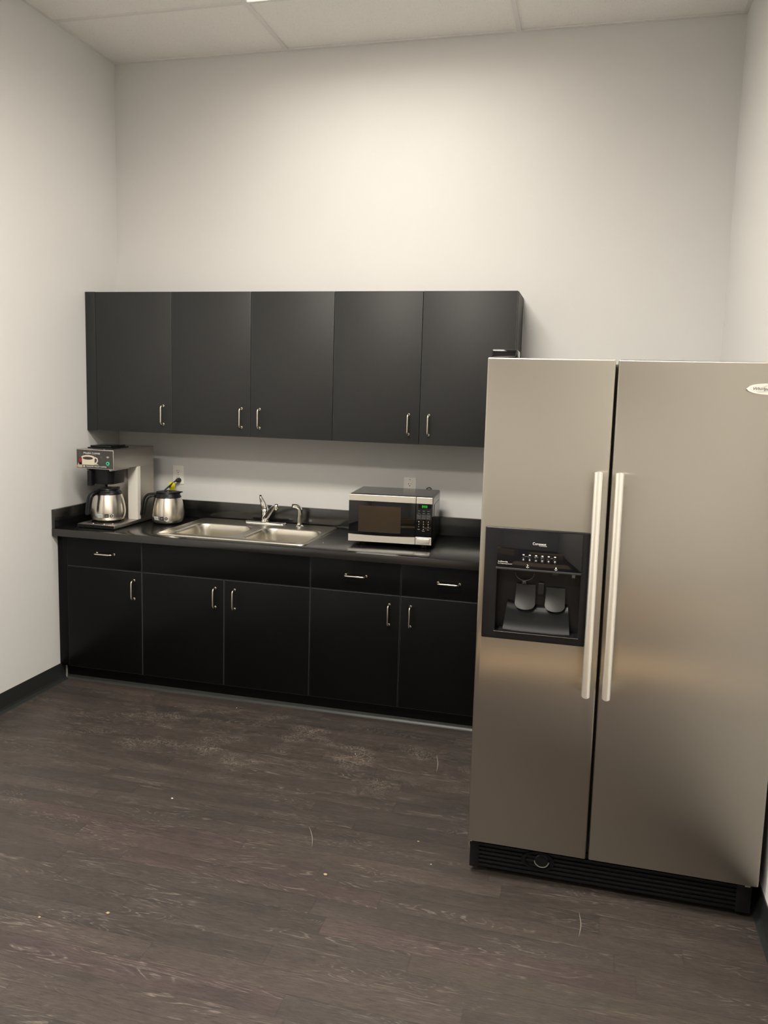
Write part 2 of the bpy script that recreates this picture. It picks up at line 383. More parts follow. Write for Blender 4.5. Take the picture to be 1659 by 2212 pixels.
# vinyl wall base
def base_profile(bm, side):
    pass
def cove(x, y0, y1, s):
    bm = BM(); pts = [(0, 0.1016), (0.0035*s, 0.1016), (0.0035*s, 0.024), (0.006*s, 0.012), (0.014*s, 0.003), (0.019*s, 0.0), (0, 0)]
    A = [bm.verts.new((x+p[0], y0, p[1])) for p in pts]; Bv = [bm.verts.new((x+p[0], y1, p[1])) for p in pts]
    bm.faces.new(A); bm.faces.new(Bv[::-1])
    for k in range(len(pts)): bm.faces.new((A[k], Bv[k], Bv[(k+1) % len(pts)], A[(k+1) % len(pts)]))
    bmesh.ops.recalc_face_normals(bm, faces=bm.faces[:]); return bm
struct(obj('baseboard_left', cove(0.0, YB+0.02, -0.556, 1), M['rubber']))
struct(obj('baseboard_right', cove(XR, YB+0.02, -0.004, -1), M['rubber']))
def cove_y(y, x0, x1, s=-1, h=0.1016):
    bm = BM(); pts = [(0, h), (0.0035*s, h), (0.0035*s, 0.022), (0.006*s, 0.011), (0.013*s, 0.004), (0.018*s, 0.0), (0, 0)]
    return prism(bm, [(y+p[0], p[1]) for p in pts], 'x', x0, x1)
struct(obj('baseboard_back', cove_y(0.0, 2.42, XR-0.02), M['rubber']))
struct(obj('baseboard_front', cove_y(YB, 0.02, XR-0.02, 1), M['rubber']))

# ceiling troffers
def troffer(j, label, power=1.0):
    y1, y0 = TY[j]-0.004, TY[j+1]+0.004; x0, x1 = TX[1]+0.004, TX[2]-0.004
    cx, cy = (x0+x1)/2, (y0+y1)/2
    t = thing('ceiling_light', label, 'ceiling light', (cx, cy, ZC), 0, 'recessed ceiling lights')
    hb = BM(); d = 0.10; e = 0.026; zb = ZC+0.004; rv = 0.009
    rb = BM(); bx(rb, x0, x1, y1-rv, y1, zb+0.001, zb+0.005); bx(rb, x0, x1, y0, y0+rv, zb+0.001, zb+0.005)
    obj('lit_reveal', rb, M['lens'], t, label='thin glowing line round the light frame')
    bx(hb, x0, x1, y1-e, y1-rv, zb, zb+0.006); bx(hb, x0, x1, y0+rv, y0+e, zb, zb+0.006)
    bx(hb, x0, x0+e, y0+e, y1-e, zb, zb+0.006); bx(hb, x1-e, x1, y0+e, y1-e, zb, zb+0.006)
    zw = zb+0.0061
    bx(hb, x0+e-0.004, x1-e+0.004, y1-e, y1-e+0.004, zw, zb+d); bx(hb, x0+e-0.004, x1-e+0.004, y0+e-0.004, y0+e, zw, zb+d)
    bx(hb, x0+e-0.004, x0+e, y0+e+0.0002, y1-e-0.0002, zw, zb+d); bx(hb, x1-e, x1-e+0.004, y0+e+0.0002, y1-e-0.0002, zw, zb+d)
    bx(hb, x0+e-0.004, x1-e+0.004, y0+e-0.004, y1-e+0.004, zb+d, zb+d+0.006)
    obj('frame', hb, M['lampw'], t)
    obj('diffuser', B(x0+e+0.001, x1-e-0.001, y0+e+0.001, y1-e-0.001, zb+d-0.012, zb+d-0.004), M['lens'], t)
    ld = bpy.data.lights.new('lamp', 'AREA'); ld.shape = 'RECTANGLE'; ld.size = x1-x0-2*e-0.02; ld.size_y = y1-y0-2*e-0.02
    ld.energy = LAMP_W*power; ld.color = LAMP_COL; ld.spread = LAMP_SPREAD
    lo = bpy.data.objects.new('lamp', ld); C.objects.link(lo); lo.parent = t; lo.location = (0, 0, 0.004+d-0.014)
for j, lb in zip(LAMP_ROWS, ('recessed ceiling light nearest the back wall, its edge lit at top of photo', 'recessed ceiling light over the middle of the floor',
                             'recessed ceiling light behind the viewer, farthest from the cabinets')):
    troffer(j, lb, 0.21 if j == 1 else 1.44)

# ================================================================== CABINETS
def pull_bm(cx, yf, cz, vertical=True, L=0.1, out=0.030, r=0.0042):
    """D shaped wire pull; centre on face plane y=yf (towards -y)"""
    rc = 0.012; pts = []
    h = L/2
    raw = [(-h, 0), (-h, -out+rc)] + [(-h+rc-rc*math.cos(a), -out+rc-rc*math.sin(a)) for a in [PI/8, PI/4, 3*PI/8, PI/2]]
    raw += [(-p[0], p[1]) for p in raw[::-1]]
    for s, o in raw:
        pts.append((cx, yf+o, cz+s) if vertical else (cx+s, yf+o, cz))
    bm = BM(); sweep(bm, pts, r, 10, up=Vector((1, 0, 0)) if vertical else Vector((0, 0, 1)))
    for s in (-h, h):
        p = (cx, yf+0.0005, cz+s) if vertical else (cx+s, yf+0.0005, cz)
        sweep(bm, [p, (p[0], p[1]-0.002, p[2])], 0.0062, 12)
    return bm
def front(name, x0, x1, z0, z1, yf, parent, th=0.019, mk='cab'):
    bm = B(x0+0.0016, x1-0.0016, yf, yf+th, z0+0.0014, z1-0.0014, 0.0013, 2)
    for fc in bm.faces:
        fc.normal_update(); fc.material_index = 0 if abs(fc.normal.y) > 0.99 else 1
    return obj(name, bm, [M[mk], M['cabedge']], parent, smooth=40)
UY, UB, UT = -0.3185, 1.3755, 2.1425
UX = [0.066, 0.5328, 0.9957, 1.4564, 1.9195, 2.3866]
def wall_cab(xs, handles, label, left_filler=False, end=False):
    x0, x1 = xs[0], xs[-1]; xa = 0.002 if left_filler else x0
    t = thing('wall_cabinet', label, 'cabinet', ((x0+x1)/2, 0, UB), 0, 'black wall cabinets')
    th = 0.018; yb = -0.001; yc = UY+0.0205; b_ = BM()
    bx(b_, xa, x1, yc, yb, UB+0.001, UB+th); bx(b_, xa, x1, yc, yb, UT-th, UT-0.001)
    bx(b_, x0, x0+th, yc, yb, UB+th, UT-th); bx(b_, x1-th, x1-(0.0005 if not end else 0.0), yc, yb, UB+th, UT-th)
    bx(b_, x0+th, x1-th, yb-0.006, yb, UB+th, UT-th); bx(b_, x0+th, x1-th, yc+0.02, yb-0.01, (UB+UT)/2-0.009, (UB+UT)/2+0.009)
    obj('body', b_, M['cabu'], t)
    if left_filler:
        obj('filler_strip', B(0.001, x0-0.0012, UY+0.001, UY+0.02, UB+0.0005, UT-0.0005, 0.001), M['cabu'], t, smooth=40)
    for k in range(len(xs)-1):
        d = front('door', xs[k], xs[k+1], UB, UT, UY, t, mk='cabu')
        obj('handle', pull_bm(handles[k], UY, 1.4775), M['nickel'], d, smooth=50, label='satin nickel wire handle')
wall_cab(UX[0:2], [0.481], 'single door black wall cabinet at the left wall above the coffee maker', left_filler=True)
wall_cab(UX[1:4], [0.946, 1.050], 'two door black wall cabinet above the sink, middle of the row')
wall_cab(UX[3:6], [1.864, 1.968], 'two door black wall cabinet above the microwave, partly behind the refrigerator', end=True)

BY, BT, BB, BZ = -0.5997, 0.8235, 0.1005, 0.6582; DZ = 0.1005
BX = [0.0568, 0.5106, 0.9823, 1.4501, 1.9138, 2.3760]
def base_cab(x0, x1, parts, label, left_filler=False):
    xa = 0.002 if left_filler else x0+0.0003
    t = thing('base_cabinet', label, 'cabinet', ((x0+x1)/2, 0, 0), 0, 'black base cabinets')
    th = 0.018; yb = -0.002; yc = BY+0.0205; b_ = BM()
    bx(b_, xa, x1-0.0003, yc, yb, 0.088, 0.088+th)
    bx(b_, x0+0.0003, x0+th, yc, yb, 0.088+th, BT); bx(b_, x1-th, x1-0.0003, yc, yb, 0.088+th, BT)
    bx(b_, x0+th, x1-th, yb-0.006, yb, 0.088+th, BT)
    bx(b_, x0+th, x1-th, yc, yc+0.018, BT-0.03, BT); bx(b_, x0+th, x1-th, yc, yc+0.018, BZ-0.015, BZ+0.015)
    bx(b_, xa, x1-0.0003, -0.536, -0.520, 0.0, 0.088)
    bx(b_, x0+0.001, x0+th, -0.52, yb, 0, 0.088); bx(b_, x1-th, x1-0.001, -0.52, yb, 0, 0.088)
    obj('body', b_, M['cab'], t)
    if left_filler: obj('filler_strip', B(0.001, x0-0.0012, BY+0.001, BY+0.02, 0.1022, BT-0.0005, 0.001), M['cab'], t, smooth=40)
    for p in parts:
        kind, a, c, h = p
        if kind == 'drawer':
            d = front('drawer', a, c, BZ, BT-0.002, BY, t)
            obj('handle', pull_bm(h, BY, 0.7405, vertical=False, L=0.104), M['nickel'], d, smooth=50, label='satin nickel wire handle')
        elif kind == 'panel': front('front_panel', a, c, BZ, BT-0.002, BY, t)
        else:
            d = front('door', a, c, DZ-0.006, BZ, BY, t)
            obj('handle', pull_bm(h, BY, 0.5605), M['nickel'], d, smooth=50, label='satin nickel wire handle')
base_cab(BX[0], BX[1], [('drawer', BX[0], BX[1], 0.295), ('door', BX[0], BX[1], 0.465)], 'narrow black base cabinet with one drawer and one door beside the left wall', True)
base_cab(BX[1], BX[3], [('panel', BX[1], BX[3], 0), ('door', BX[1], BX[2], 0.934), ('door', BX[2], BX[3], 1.042)], 'wide black base cabinet under the sink with a plain panel over two doors')
base_cab(BX[3], BX[5], [('drawer', BX[3], BX[4], 1.686), ('drawer', BX[4], BX[5], 2.148), ('door', BX[3], BX[4], 1.859), ('door', BX[4], BX[5], 1.966)],
         'black base cabinet with two drawers and two doors, running behind the refrigerator')
tb = cove_y(-0.5365, 0.004, BX[5], h=0.0872)
for fc in tb.faces: fc.material_index = 1 if max(v.co.z for v in fc.verts) < 0.03 else 0
struct(obj('baseboard_cabinet', tb, [M['cab'], M['toe_highlight']]))

# ------------------------------------------------------------------ worktop
CF, CBZ, XE = -0.6458, 0.8245, 2.402
SX0, SX1, SY0, SY1 = 0.576, 1.412, -0.588, -0.030       # sink outline
wt = thing('worktop', 'long black laminate worktop on the base cabinets, holding sink and appliances', 'worktop', (1.2, -0.32, CBZ))
w_ = BM()
hx0, hx1, hy0, hy1 = SX0+0.02, SX1-0.02, SY0+0.02, SY1-0.02
bx(w_, 0.0012, XE, CF, -0.0008, CBZ, CT, 0.0022, 2)
w_ = boolean(w_, [B(hx0, hx1, hy0, hy1, CBZ-0.05, CT+0.05)])
obj('slab', w_, M['top'], wt, smooth=30)
obj('backsplash', B(0.0205, XE, -0.0195, -0.001, CT+0.0002, 0.9656, 0.0014), M['top'], wt, smooth=40)
obj('backsplash', B(0.0012, 0.0200, CF+0.002, -0.001, CT+0.0002, 0.9656, 0.0014), M['top'], wt, smooth=40, label='short side backsplash along the left wall')

# ------------------------------------------------------------------ sink
sk = thing('sink', 'stainless steel double bowl sink set into the black worktop', 'sink', ((SX0+SX1)/2, (SY0+SY1)/2, CT))
bowls = [(0.628, 0.984, -0.528, -0.178), (1.030, 1.386, -0.528, -0.178)]
NR = 10; zt = CT+0.0030
rim = BM()
def loop_edges(pts, z):
    vs = [rim.verts.new((p[0], p[1], z)) for p in pts]
    return vs, [rim.edges.new((vs[k], vs[(k+1) % len(vs)])) for k in range(len(vs))]
o_in = rrect(SX0+0.014, SX1-0.014, SY0+0.014, SY1-0.014, 0.035, NR)
v0, e0 = loop_edges(o_in, zt); edges = list(e0); holes = []
for (a, b2, c, d) in bowls:
    vv, ee = loop_edges(rrect(a, b2, c, d, 0.075, NR), zt); edges += ee; holes.append(vv)
bmesh.ops.triangle_fill(rim, use_beauty=True, use_dissolve=False, edges=edges)
rings = [(0.010, 0.0018), (0.006, 0.0026), (0.003, 0.0022), (0.0, -0.0026)]
prev = v0
for ins, dz in rings:
    pts = rrect(SX0+ins, SX1-ins, SY0+ins, SY1-ins, 0.035, NR); nv = [rim.verts.new((p[0], p[1], zt+dz)) for p in pts]
    for k in range(len(nv)): rim.faces.new((prev[k], prev[(k+1) % len(nv)], nv[(k+1) % len(nv)], nv[k]))
    prev = nv
bmesh.ops.recalc_face_normals(rim, faces=rim.faces[:])
if sum(f.normal.z for f in rim.faces) < 0: bmesh.ops.reverse_faces(rim, faces=rim.faces[:])
obj('rim', rim, M['sink'], sk, smooth=40)
for (a, b2, c, d) in bowls:
    bm = BM(); loops = []
    prof = [(0, 0), (0.003, -0.001), (0.006, -0.004), (0.009, -0.012), (0.012, -0.035), (0.018, -0.10), (0.022, -0.130), (0.030, -0.148), (0.045, -0.160), (0.065, -0.165), (0.10, -0.167)]
    for ins, dz in prof:
        rr = max(0.075-ins*0.35, 0.035)
        loops.append([(p[0], p[1], zt+dz) for p in rrect(a+ins, b2-ins, c+ins, d-ins, rr, NR)])
    R_ = loft(bm, loops); cxx, cyy = (a+b2)/2, (c+d)/2
    dr = [bm.verts.new((cxx+0.045*math.cos(math.atan2(v.co.y-cyy, v.co.x-cxx)), cyy+0.045*math.sin(math.atan2(v.co.y-cyy, v.co.x-cxx)), zt-0.170)) for v in R_[-1]]
    for k in range(len(dr)): bm.faces.new((R_[-1][k], R_[-1][(k+1) % len(dr)], dr[(k+1) % len(dr)], dr[k]))
    bm.faces.new(dr)
    bmesh.ops.recalc_face_normals(bm, faces=bm.faces[:])
    top = max(bm.faces, key=lambda f: -f.calc_center_median().z)
    if top.normal.z < 0: bmesh.ops.reverse_faces(bm, faces=bm.faces[:])
    bo = obj('bowl', bm, M['sink'], sk, smooth=60)
    dn = lathe(BM(), [(0.0, 0.004), (0.012, 0.004), (0.016, 0.001), (0.034, 0.0), (0.040, 0.003), (0.043, 0.003), (0.044, 0.0)], cxx, cyy, zt-0.1695, 28, cap=False)
    obj('drain', dn, M['chrome'], bo, smooth=40)

# ------------------------------------------------------------------ faucet
fx, fyy = 0.985, -0.070; fz = zt+0.0002
fa = thing('faucet', 'chrome single lever faucet with a ball ended spout on the sink ledge', 'faucet', (fx, fyy, fz))
dk = BM(); hw = 0.128
for zz, ins in ((0, 0),): pass
lp = lambda ins, z: [(p[0], p[1], z) for p in rrect(fx-hw+ins, fx+hw-ins, fyy-0.028+ins, fyy+0.028-ins, 0.028-ins-0.0005, 8)]
R_ = loft(dk, [lp(0, fz), lp(0, fz+0.006), lp(0.003, fz+0.010), lp(0.009, fz+0.013)]); dk.faces.new(R_[-1]); dk.faces.new(R_[0][::-1])
bmesh.ops.recalc_face_normals(dk, faces=dk.faces[:])
obj('deck_plate', dk, M['chrome'], fa, smooth=50)
bd = lathe(BM(), [(0.0, 0.013), (0.026, 0.013), (0.026, 0.018), (0.022, 0.024), (0.0205, 0.050), (0.0205, 0.068), (0.0225, 0.070), (0.0225, 0.078), (0.019, 0.088), (0.010, 0.094), (0, 0.095)], fx-0.004, fyy, fz, 32)
obj('faucet_body', bd, M['chrome'], fa, smooth=40)
sp = smoothpath([(fx, fyy-0.004, fz+0.030), (fx+0.022, fyy-0.030, fz+0.048), (fx+0.062, fyy-0.074, fz+0.088), (fx+0.096, fyy-0.112, fz+0.118), (fx+0.118, fyy-0.136, fz+0.128)], 5)
rr = [(0.0185-0.0075*k/(len(sp)-1), 0.0155-0.006*k/(len(sp)-1)) for k in range(len(sp))]
spo = obj('spout', sweep(BM(), sp, rr, 20), M['chrome'], fa, smooth=50)
bl = BM(); e_ = Vector(sp[-1])
lathe(bl, [(0, 0.013), (0.007, 0.0115), (0.0125, 0.006), (0.0145, 0), (0.0135, -0.007), (0.0115, -0.013), (0.0115, -0.022), (0.009, -0.022), (0.009, -0.018), (0, -0.018)], e_.x+0.003, e_.y-0.003, e_.z, 24)
obj('aerator', bl, M['chrome'], spo, smooth=50)
lv = smoothpath([(fx-0.006, fyy, fz+0.086), (fx-0.010, fyy-0.003, fz+0.105), (fx-0.018, fyy-0.006, fz+0.128), (fx-0.024, fyy-0.012, fz+0.148), (fx-0.024, fyy-0.022, fz+0.163)], 5)
N_ = len(lv); rl = [(0.0200-0.0135*(k/(N_-1))**1.3, 0.0170-0.0115*(k/(N_-1))**1.2) for k in range(N_)]
obj('lever', sweep(BM(), lv, rl, 18, up=Vector((0, 1, 0))), M['chrome'], fa, smooth=60)

# side sprayer
qx, qy = 1.197, -0.085
ss = thing('side_sprayer', 'chrome side sprayer standing in its own hole right of the faucet', 'sprayer', (qx, qy, fz))
obj('escutcheon', lathe(BM(), [(0, 0), (0.024, 0), (0.024, 0.004), (0.018, 0.008), (0.0145, 0.010), (0.0135, 0.020), (0.0, 0.021)], qx, qy, fz, 28), M['chrome'], ss, smooth=40)
sq = smoothpath([(qx, qy, fz+0.018), (qx, qy, fz+0.045), (qx+0.002, qy-0.001, fz+0.078), (qx, qy-0.003, fz+0.100), (qx-0.012, qy-0.010, fz+0.114), (qx-0.034, qy-0.022, fz+0.119)], 6)
ns = len(sq); rq = [0.0118 + 0.0025*min(1, k/(ns*0.55)) for k in range(ns)]
for k in range(4): rq[-1-k] = 0.0125
obj('spray_head', sweep(BM(), sq, rq, 18), M['chrome'], ss, smooth=60)
e2 = Vector(sq[-1]); dd = (Vector(sq[-1])-Vector(sq[-2])).normalized()
obj('nozzle', sweep(BM(), [e2+dd*0.0005, e2+dd*0.004], 0.0095, 18), M['satin'], ss, smooth=50)

# ------------------------------------------------------------------ wall outlets
def outlet(x0, x1, z0, z1, label, decora):
    cx, cz = (x0+x1)/2, (z0+z1)/2
    t = thing('wall_outlet', label, 'outlet', (cx, 0, cz), 0, 'white wall outlets')
    pts = rrect(x0, x1, z0, z1, 0.003, 3); bm = BM()
    R_ = loft(bm, [[(p[0], -0.0003, p[1]) for p in pts], [(p[0], -0.003, p[1]) for p in pts], [(cx+(p[0]-cx)*0.95, -0.0055, cz+(p[1]-cz)*0.97) for p in pts]])
    bm.faces.new(R_[-1]); bm.faces.new(R_[0][::-1]); bmesh.ops.recalc_face_normals(bm, faces=bm.faces[:])
    obj('cover_plate', bm, M['white'], t, smooth=30)
    if decora:
        obj('receptacle', B(cx-0.0168, cx+0.0168, -0.0072, -0.0050, cz-0.0335, cz+0.0335, 0.0008), M['white'], t, smooth=30)
        yy = -0.0073; offs = (0.019, -0.019); o2 = B(cx-0.006, cx+0.006, yy-0.0012, yy+0.0005, cz-0.004, cz-0.0008, 0.0003); bx(o2, cx-0.006, cx+0.006, yy-0.0012, yy+0.0005, cz+0.0008, cz+0.004, 0.0003)
        obj('test_button', o2, M['white'], t)
    else:
        yy = -0.0074; offs = (0.0195, -0.0195)
        for o in offs:
            bm = BM(); pr_ = [(cx+0.0172*math.cos(a)*1.0, cz+o+max(-0.0140, min(0.0140, 0.0172*math.sin(a)))) for a in [2*PI*k/32 for k in range(32)]]
            prism(bm, pr_, 'y', yy, -0.005); obj('receptacle', bm, M['white'], t)
    for o in offs:
        s = BM(); oz = cz+o
        bx(s, cx-0.0076, cx-0.0052, yy-0.0003, yy+0.001, oz+0.0005, oz+0.0085); bx(s, cx+0.0052, cx+0.0076, yy-0.0003, yy+0.001, oz+0.0015, oz+0.0080)
        if decora: bx(s, cx-0.0100, cx-0.0052, yy-0.0003, yy+0.001, oz+0.0035, oz+0.0055)
        prism(s, ellipse(cx, oz-0.0065, 0.0028, 0.0030, 14), 'y', yy-0.0003, yy+0.001)
        obj('slots', s, M['slot'], t)
    for sz in ((cz,) if not decora else (cz+0.046, cz-0.046)): obj('screw', prism(BM(), ellipse(cx, sz, 0.0028, 0.0028, 14), 'y', -0.0068, -0.005), M['greyp'], t)
outlet(0.3605, 0.4310, 1.0555, 1.1670, 'white duplex wall outlet behind the carafe with a black plug in it', False)
outlet(1.7760, 1.8470, 1.0560, 1.1700, 'white wall outlet with a rectangular receptacle behind the microwave', True)

# ================================================================== MICROWAVE
mw = thing('microwave', 'small black and steel microwave on the worktop with green clock digits', 'microwave', (1.603, -0.476, CT), math.radians(4.0))
MWW, MWD, Z0, Z1 = 0.426, 0.315, 0.022, 0.264       # local: x to the right, y to the back, z up
def L(name, bm, mat, par=None, **k): return obj(name, bm, mat, par or mw, world=False, **k)
sh = BM(); prof = rrect(0.001, MWW-0.001, Z0, Z1, 0.010, 5)
prism(sh, prof, 'y', 0.022, MWD)
L('case', sh, M['mwtop'], smooth=40)
# pressed side panels
L('side_panel', B(MWW-0.0015, MWW+0.0006, 0.070, MWD-0.03, Z0+0.03, Z1-0.045, 0.0008), M['mwtop'])
for a in (0.045, MWW-0.045):
    for bb in (0.05, MWD-0.04):
        L('foot', lathe(BM(), [(0, 0), (0.012, 0), (0.014, 0.004), (0.014, Z0+0.001), (0, Z0+0.001)], a, bb, 0.0004, 18), M['matte'])
DW = 0.343
def bowed(x0, x1, z0, z1, y0, y1, bow=0.0):
    return B(x0, x1, y0, y1, z0, z1, 0.0016, 2)
door = L('door', B(0.0015, DW-0.0012, 0.0, 0.021, Z0+0.001, Z1-0.002, 0.002, 2), M['glass'], smooth=40)
L('top_trim', B(0.0018, DW-0.0014, -0.0022, 0.004, Z1-0.034, Z1-0.0025, 0.001), M['mwsteel'], door, label='light steel trim strip')
bt = BM(); n_ = 24; pts = [(0.0018, Z0+0.002), (DW-0.0014, Z0+0.002)] + [(DW-0.0014-(DW-0.0032)*k/n_, Z0+0.034+0.004*(abs(1-2*k/n_)**2)) for k in range(n_+1)]
prism(bt, pts, 'y', -0.0022, 0.004); L('bottom_trim', bt, M['mwsteel'], door, label='light steel trim strip')
L('window', B(0.052, DW-0.075, -0.0006, 0.003, Z0+0.052, Z1-0.058, 0.0004), M['mesh'], door)
cp = L('control_panel', B(DW+0.0008, MWW-0.0015, 0.0, 0.021, Z0+0.001, Z1-0.002, 0.002, 2), M['glass'], smooth=40)
L('top_trim', B(DW+0.0012, MWW-0.0018, -0.0022, 0.004, Z1-0.034, Z1-0.0025, 0.001), M['mwsteel'], cp, label='light steel trim strip')
L('bottom_trim', B(DW+0.0012, MWW-0.0018, -0.0022, 0.004, Z0+0.002, Z0+0.040, 0.001), M['mwsteel'], cp, label='light steel trim strip')
obt = L('door_button', B(DW+0.0085, MWW-0.0105, -0.0050, 0.0, Z0+0.007, Z0+0.0345, 0.003, 3), M['mwsteel'], cp, smooth=40)
L('display_window', B(DW+0.012, MWW-0.008, -0.0008, 0.002, Z1-0.056, Z1-0.038, 0.0003), M['gloss'], cp)
def digit(bm, x, z, w, h, segs, y=-0.0011):
    s = 0.0015; S = {'a': (x, x+w, z+h-s, z+h), 'd': (x, x+w, z, z+s), 'g': (x, x+w, z+h/2-s/2, z+h/2+s/2),
       'f': (x, x+s, z+h/2, z+h), 'e': (x, x+s, z, z+h/2), 'b': (x+w-s, x+w, z+h/2, z+h), 'c': (x+w-s, x+w, z, z+h/2)}
    for k in segs: q = S[k]; bx(bm, q[0], q[1], y, y+0.0006, q[2], q[3])
dg = BM(); zx = DW+0.030
for k, sgs in enumerate(('abcdef', 'abcdef', 'abcdef')): digit(dg, zx+k*0.0090+(0.0015 if k else 0), Z1-0.0530, 0.0060, 0.0105, sgs)
for zz in (0.0030, 0.0075): bx(dg, zx+0.0075, zx+0.0088, -0.0011, -0.0005, Z1-0.0535+zz, Z1-0.0535+zz+0.0014)
L('clock_digits', dg, M['led'], cp, label='glowing green digits')
kp = BM(); cw = (0.016, 0.0395, 0.063)
def mt(bm, s, cx, cz, w, h):
    merge(bm, text_bm(s, cx-w/2, -0.0004, cz-h/2, w, h, 0.0003), 0)
for r_i, names_ in enumerate((('Time', 'Power', 'Kitchen'), ('Defrost', 'Cook', 'Reheat'))):
    for k, s in enumerate(names_): mt(kp, s, DW+cw[k], Z1-0.070-0.0115*r_i, 0.012, 0.0034)
for r_i, names_ in enumerate((('Popcorn', 'Potato', 'Pizza'), ('Frozen', 'Beverage', 'Dinner'))):
    for k, s in enumerate(names_):
        cz = Z1-0.0935-0.0125*r_i; cx = DW+cw[k]; mt(kp, s, cx, cz, 0.0125, 0.0032)
        for (a, c, d, e) in ((-0.0095, 0.0095, 0.0045, 0.0050), (-0.0095, 0.0095, -0.0050, -0.0045), (-0.0095, -0.0090, -0.005, 0.005), (0.0090, 0.0095, -0.005, 0.005)):
            bx(kp, cx+a, cx+c, -0.0005, -0.0002, cz+d, cz+e)
L('keypad_lettering', kp, M['greyp'], cp)
kd = BM()
for k, s in enumerate('123456789'): mt(kd, s, DW+cw[k % 3], Z1-0.124-0.0128*(k//3), 0.0036, 0.0058)
mt(kd, '0', DW+cw[1], Z1-0.124-0.0128*3, 0.0038, 0.0058)
mt(kd, 'Stop', DW+cw[0], Z1-0.1625, 0.0105, 0.0032); mt(kd, 'Start', DW+cw[2], Z1-0.1635, 0.0105, 0.0032); mt(kd, 'Memory', DW+cw[1], Z1-0.1705, 0.014, 0.0028)
L('keypad_numbers', kd, M['whitep'], cp)
cc = smoothpath([(MWW-0.09, MWD-0.002, Z1-0.05), (MWW-0.088, MWD+0.02, Z1-0.02), (MWW-0.070, MWD+0.03, Z1+0.004), (MWW-0.050, MWD+0.028, Z1-0.004), (MWW-0.035, MWD+0.02, Z1-0.06), (MWW-0.05, MWD+0.02, Z1-0.16)], 6)
L('power_cord', sweep(BM(), cc, 0.0032, 8), M['satin'], smooth=60)

# ================================================================== COFFEE MAKER
X0, X1, YF, YBK = 0.1055, 0.330, -0.567, -0.170
cm = thing('coffee_maker', 'steel coffee brewer with printed front panel beside the left wall', 'coffee maker', (0.218, -0.37, CT))
def P(name, bm, mat, par=None, **k): return obj(name, bm, mat, par or cm, **k)
HZ0, HZ1 = 1.187, 1.291
tr = B(X0, X1, YF, YBK, 0.869, 0.887, 0.0015); P('base_tray', tr, M['steel'], smooth=40)
P('tray_front_strip', B(X0+0.003, X1-0.003, YF-0.001, YF+0.002, 0.8705, 0.8855, 0.0004), M['satin'])
for a in (X0+0.03, X1-0.03):
    for bb in (YF+0.03, YBK-0.03): P('foot', lathe(BM(), [(0, 0), (0.012, 0), (0.012, 0.0055), (0, 0.0055)], a, bb, CT+0.0002, 16), M['matte'])
P('column', B(X0+0.004, X1-0.0005, -0.308, YBK, 0.887, HZ0+0.001, 0.001), M['steel'], label='steel back column')
P('column_flange', B(0.270, X1-0.0006, -0.341, -0.308, 0.887, HZ0-0.0005, 0.0015), M['flange'], label='pale column edge')
P('head', B(X0, X1, YF, YBK, HZ0, HZ1, 0.0016), M['steel'], smooth=40, label='steel water tank housing')
pf = P('front_panel', B(X0+0.004, X1-0.004, YF-0.0018, YF+0.001, HZ0+0.004, HZ1-0.004, 0.0006), M['bpanel'], label='dark printed panel with a coffee cup')
ya = YF-0.0022
def flat(pts, y, th=0.0004): return prism(BM(), pts, 'y', y, y+th)
cxx, czz = 0.178, 1.231
P('saucer_print', flat([p for p in [(0.1105, 1.2000), (0.112, 1.194), (0.124, 1.1925), (0.190, 1.1925), (0.232, 1.1945), (0.246, 1.1985), (0.243, 1.208), (0.225, 1.222), (0.150, 1.226), (0.120, 1.216)]], ya, 0.0004), M['cupsh'], pf)
cupo = [(cxx-0.040, 1.252)] + [(cxx-0.040+0.006*k/4, 1.250-0.046*(k/4)**0.8) for k in range(1, 5)] + [(cxx-0.02, 1.1985), (cxx+0.02, 1.1985), (cxx+0.034, 1.204), (cxx+0.039, 1.225), (cxx+0.0405, 1.252)]
P('cup_print', flat(cupo, ya-0.0003), M['cup'], pf)
P('cup_print', flat(ellipse(cxx, 1.2475, 0.0405, 0.0125, 32), ya-0.0005), M['cup'], pf, label='printed cup rim')
P('coffee_print', flat(ellipse(cxx-0.001, 1.2435, 0.0315, 0.0080, 32), ya-0.0007), M['brew'], pf)
hd = BM(); sweep(hd, [Vector((p[0], ya, p[1])) for p in [(0.2150, 1.244), (0.2240, 1.2475), (0.2330, 1.242), (0.2345, 1.230), (0.2270, 1.219), (0.2160, 1.214)]], (0.0035, 0.0004), 8, up=Vector((0, 1, 0)))
P('cup_handle_print', hd, M['cup'], pf)
P('lettering', text_bm('F', 0.1515, ya, 1.2660, 0.0080, 0.0098, bold=0.02), M['whitep'], pf)
P('lettering', text_bm('RESH', 0.1610, ya, 1.2660, 0.0330, 0.0078, bold=0.02), M['whitep'], pf)
P('lettering', text_bm('C', 0.2010, ya, 1.2660, 0.0085, 0.0098, bold=0.02), M['whitep'], pf)
P('lettering', text_bm('OFFEE', 0.2110, ya, 1.2660, 0.0390, 0.0078, bold=0.02), M['whitep'], pf)
P('name_strip', B(0.1440, 0.2960, ya-0.0008, ya, 1.1935, 1.2080), M['darkp'], pf)
P('lettering', text_bm('TREASURE VALLEY COFFEE', 0.1630, ya-0.0011, 1.1972, 0.1260, 0.0066, bold=0.015), M['whitep'], pf)
P('logo_print', flat([(0.148, 1.1965), (0.160, 1.1965), (0.1575, 1.2005), (0.1600, 1.2030), (0.1560, 1.2035), (0.1540, 1.2065), (0.1515, 1.2030), (0.1475, 1.2020), (0.1505, 1.1998)], ya-0.0011), M['whitep'], pf)
sw = P('switch', B(0.1235, 0.1400, ya-0.001, ya+0.001, 1.2080, 1.2440, 0.0005), M['dark'], pf)
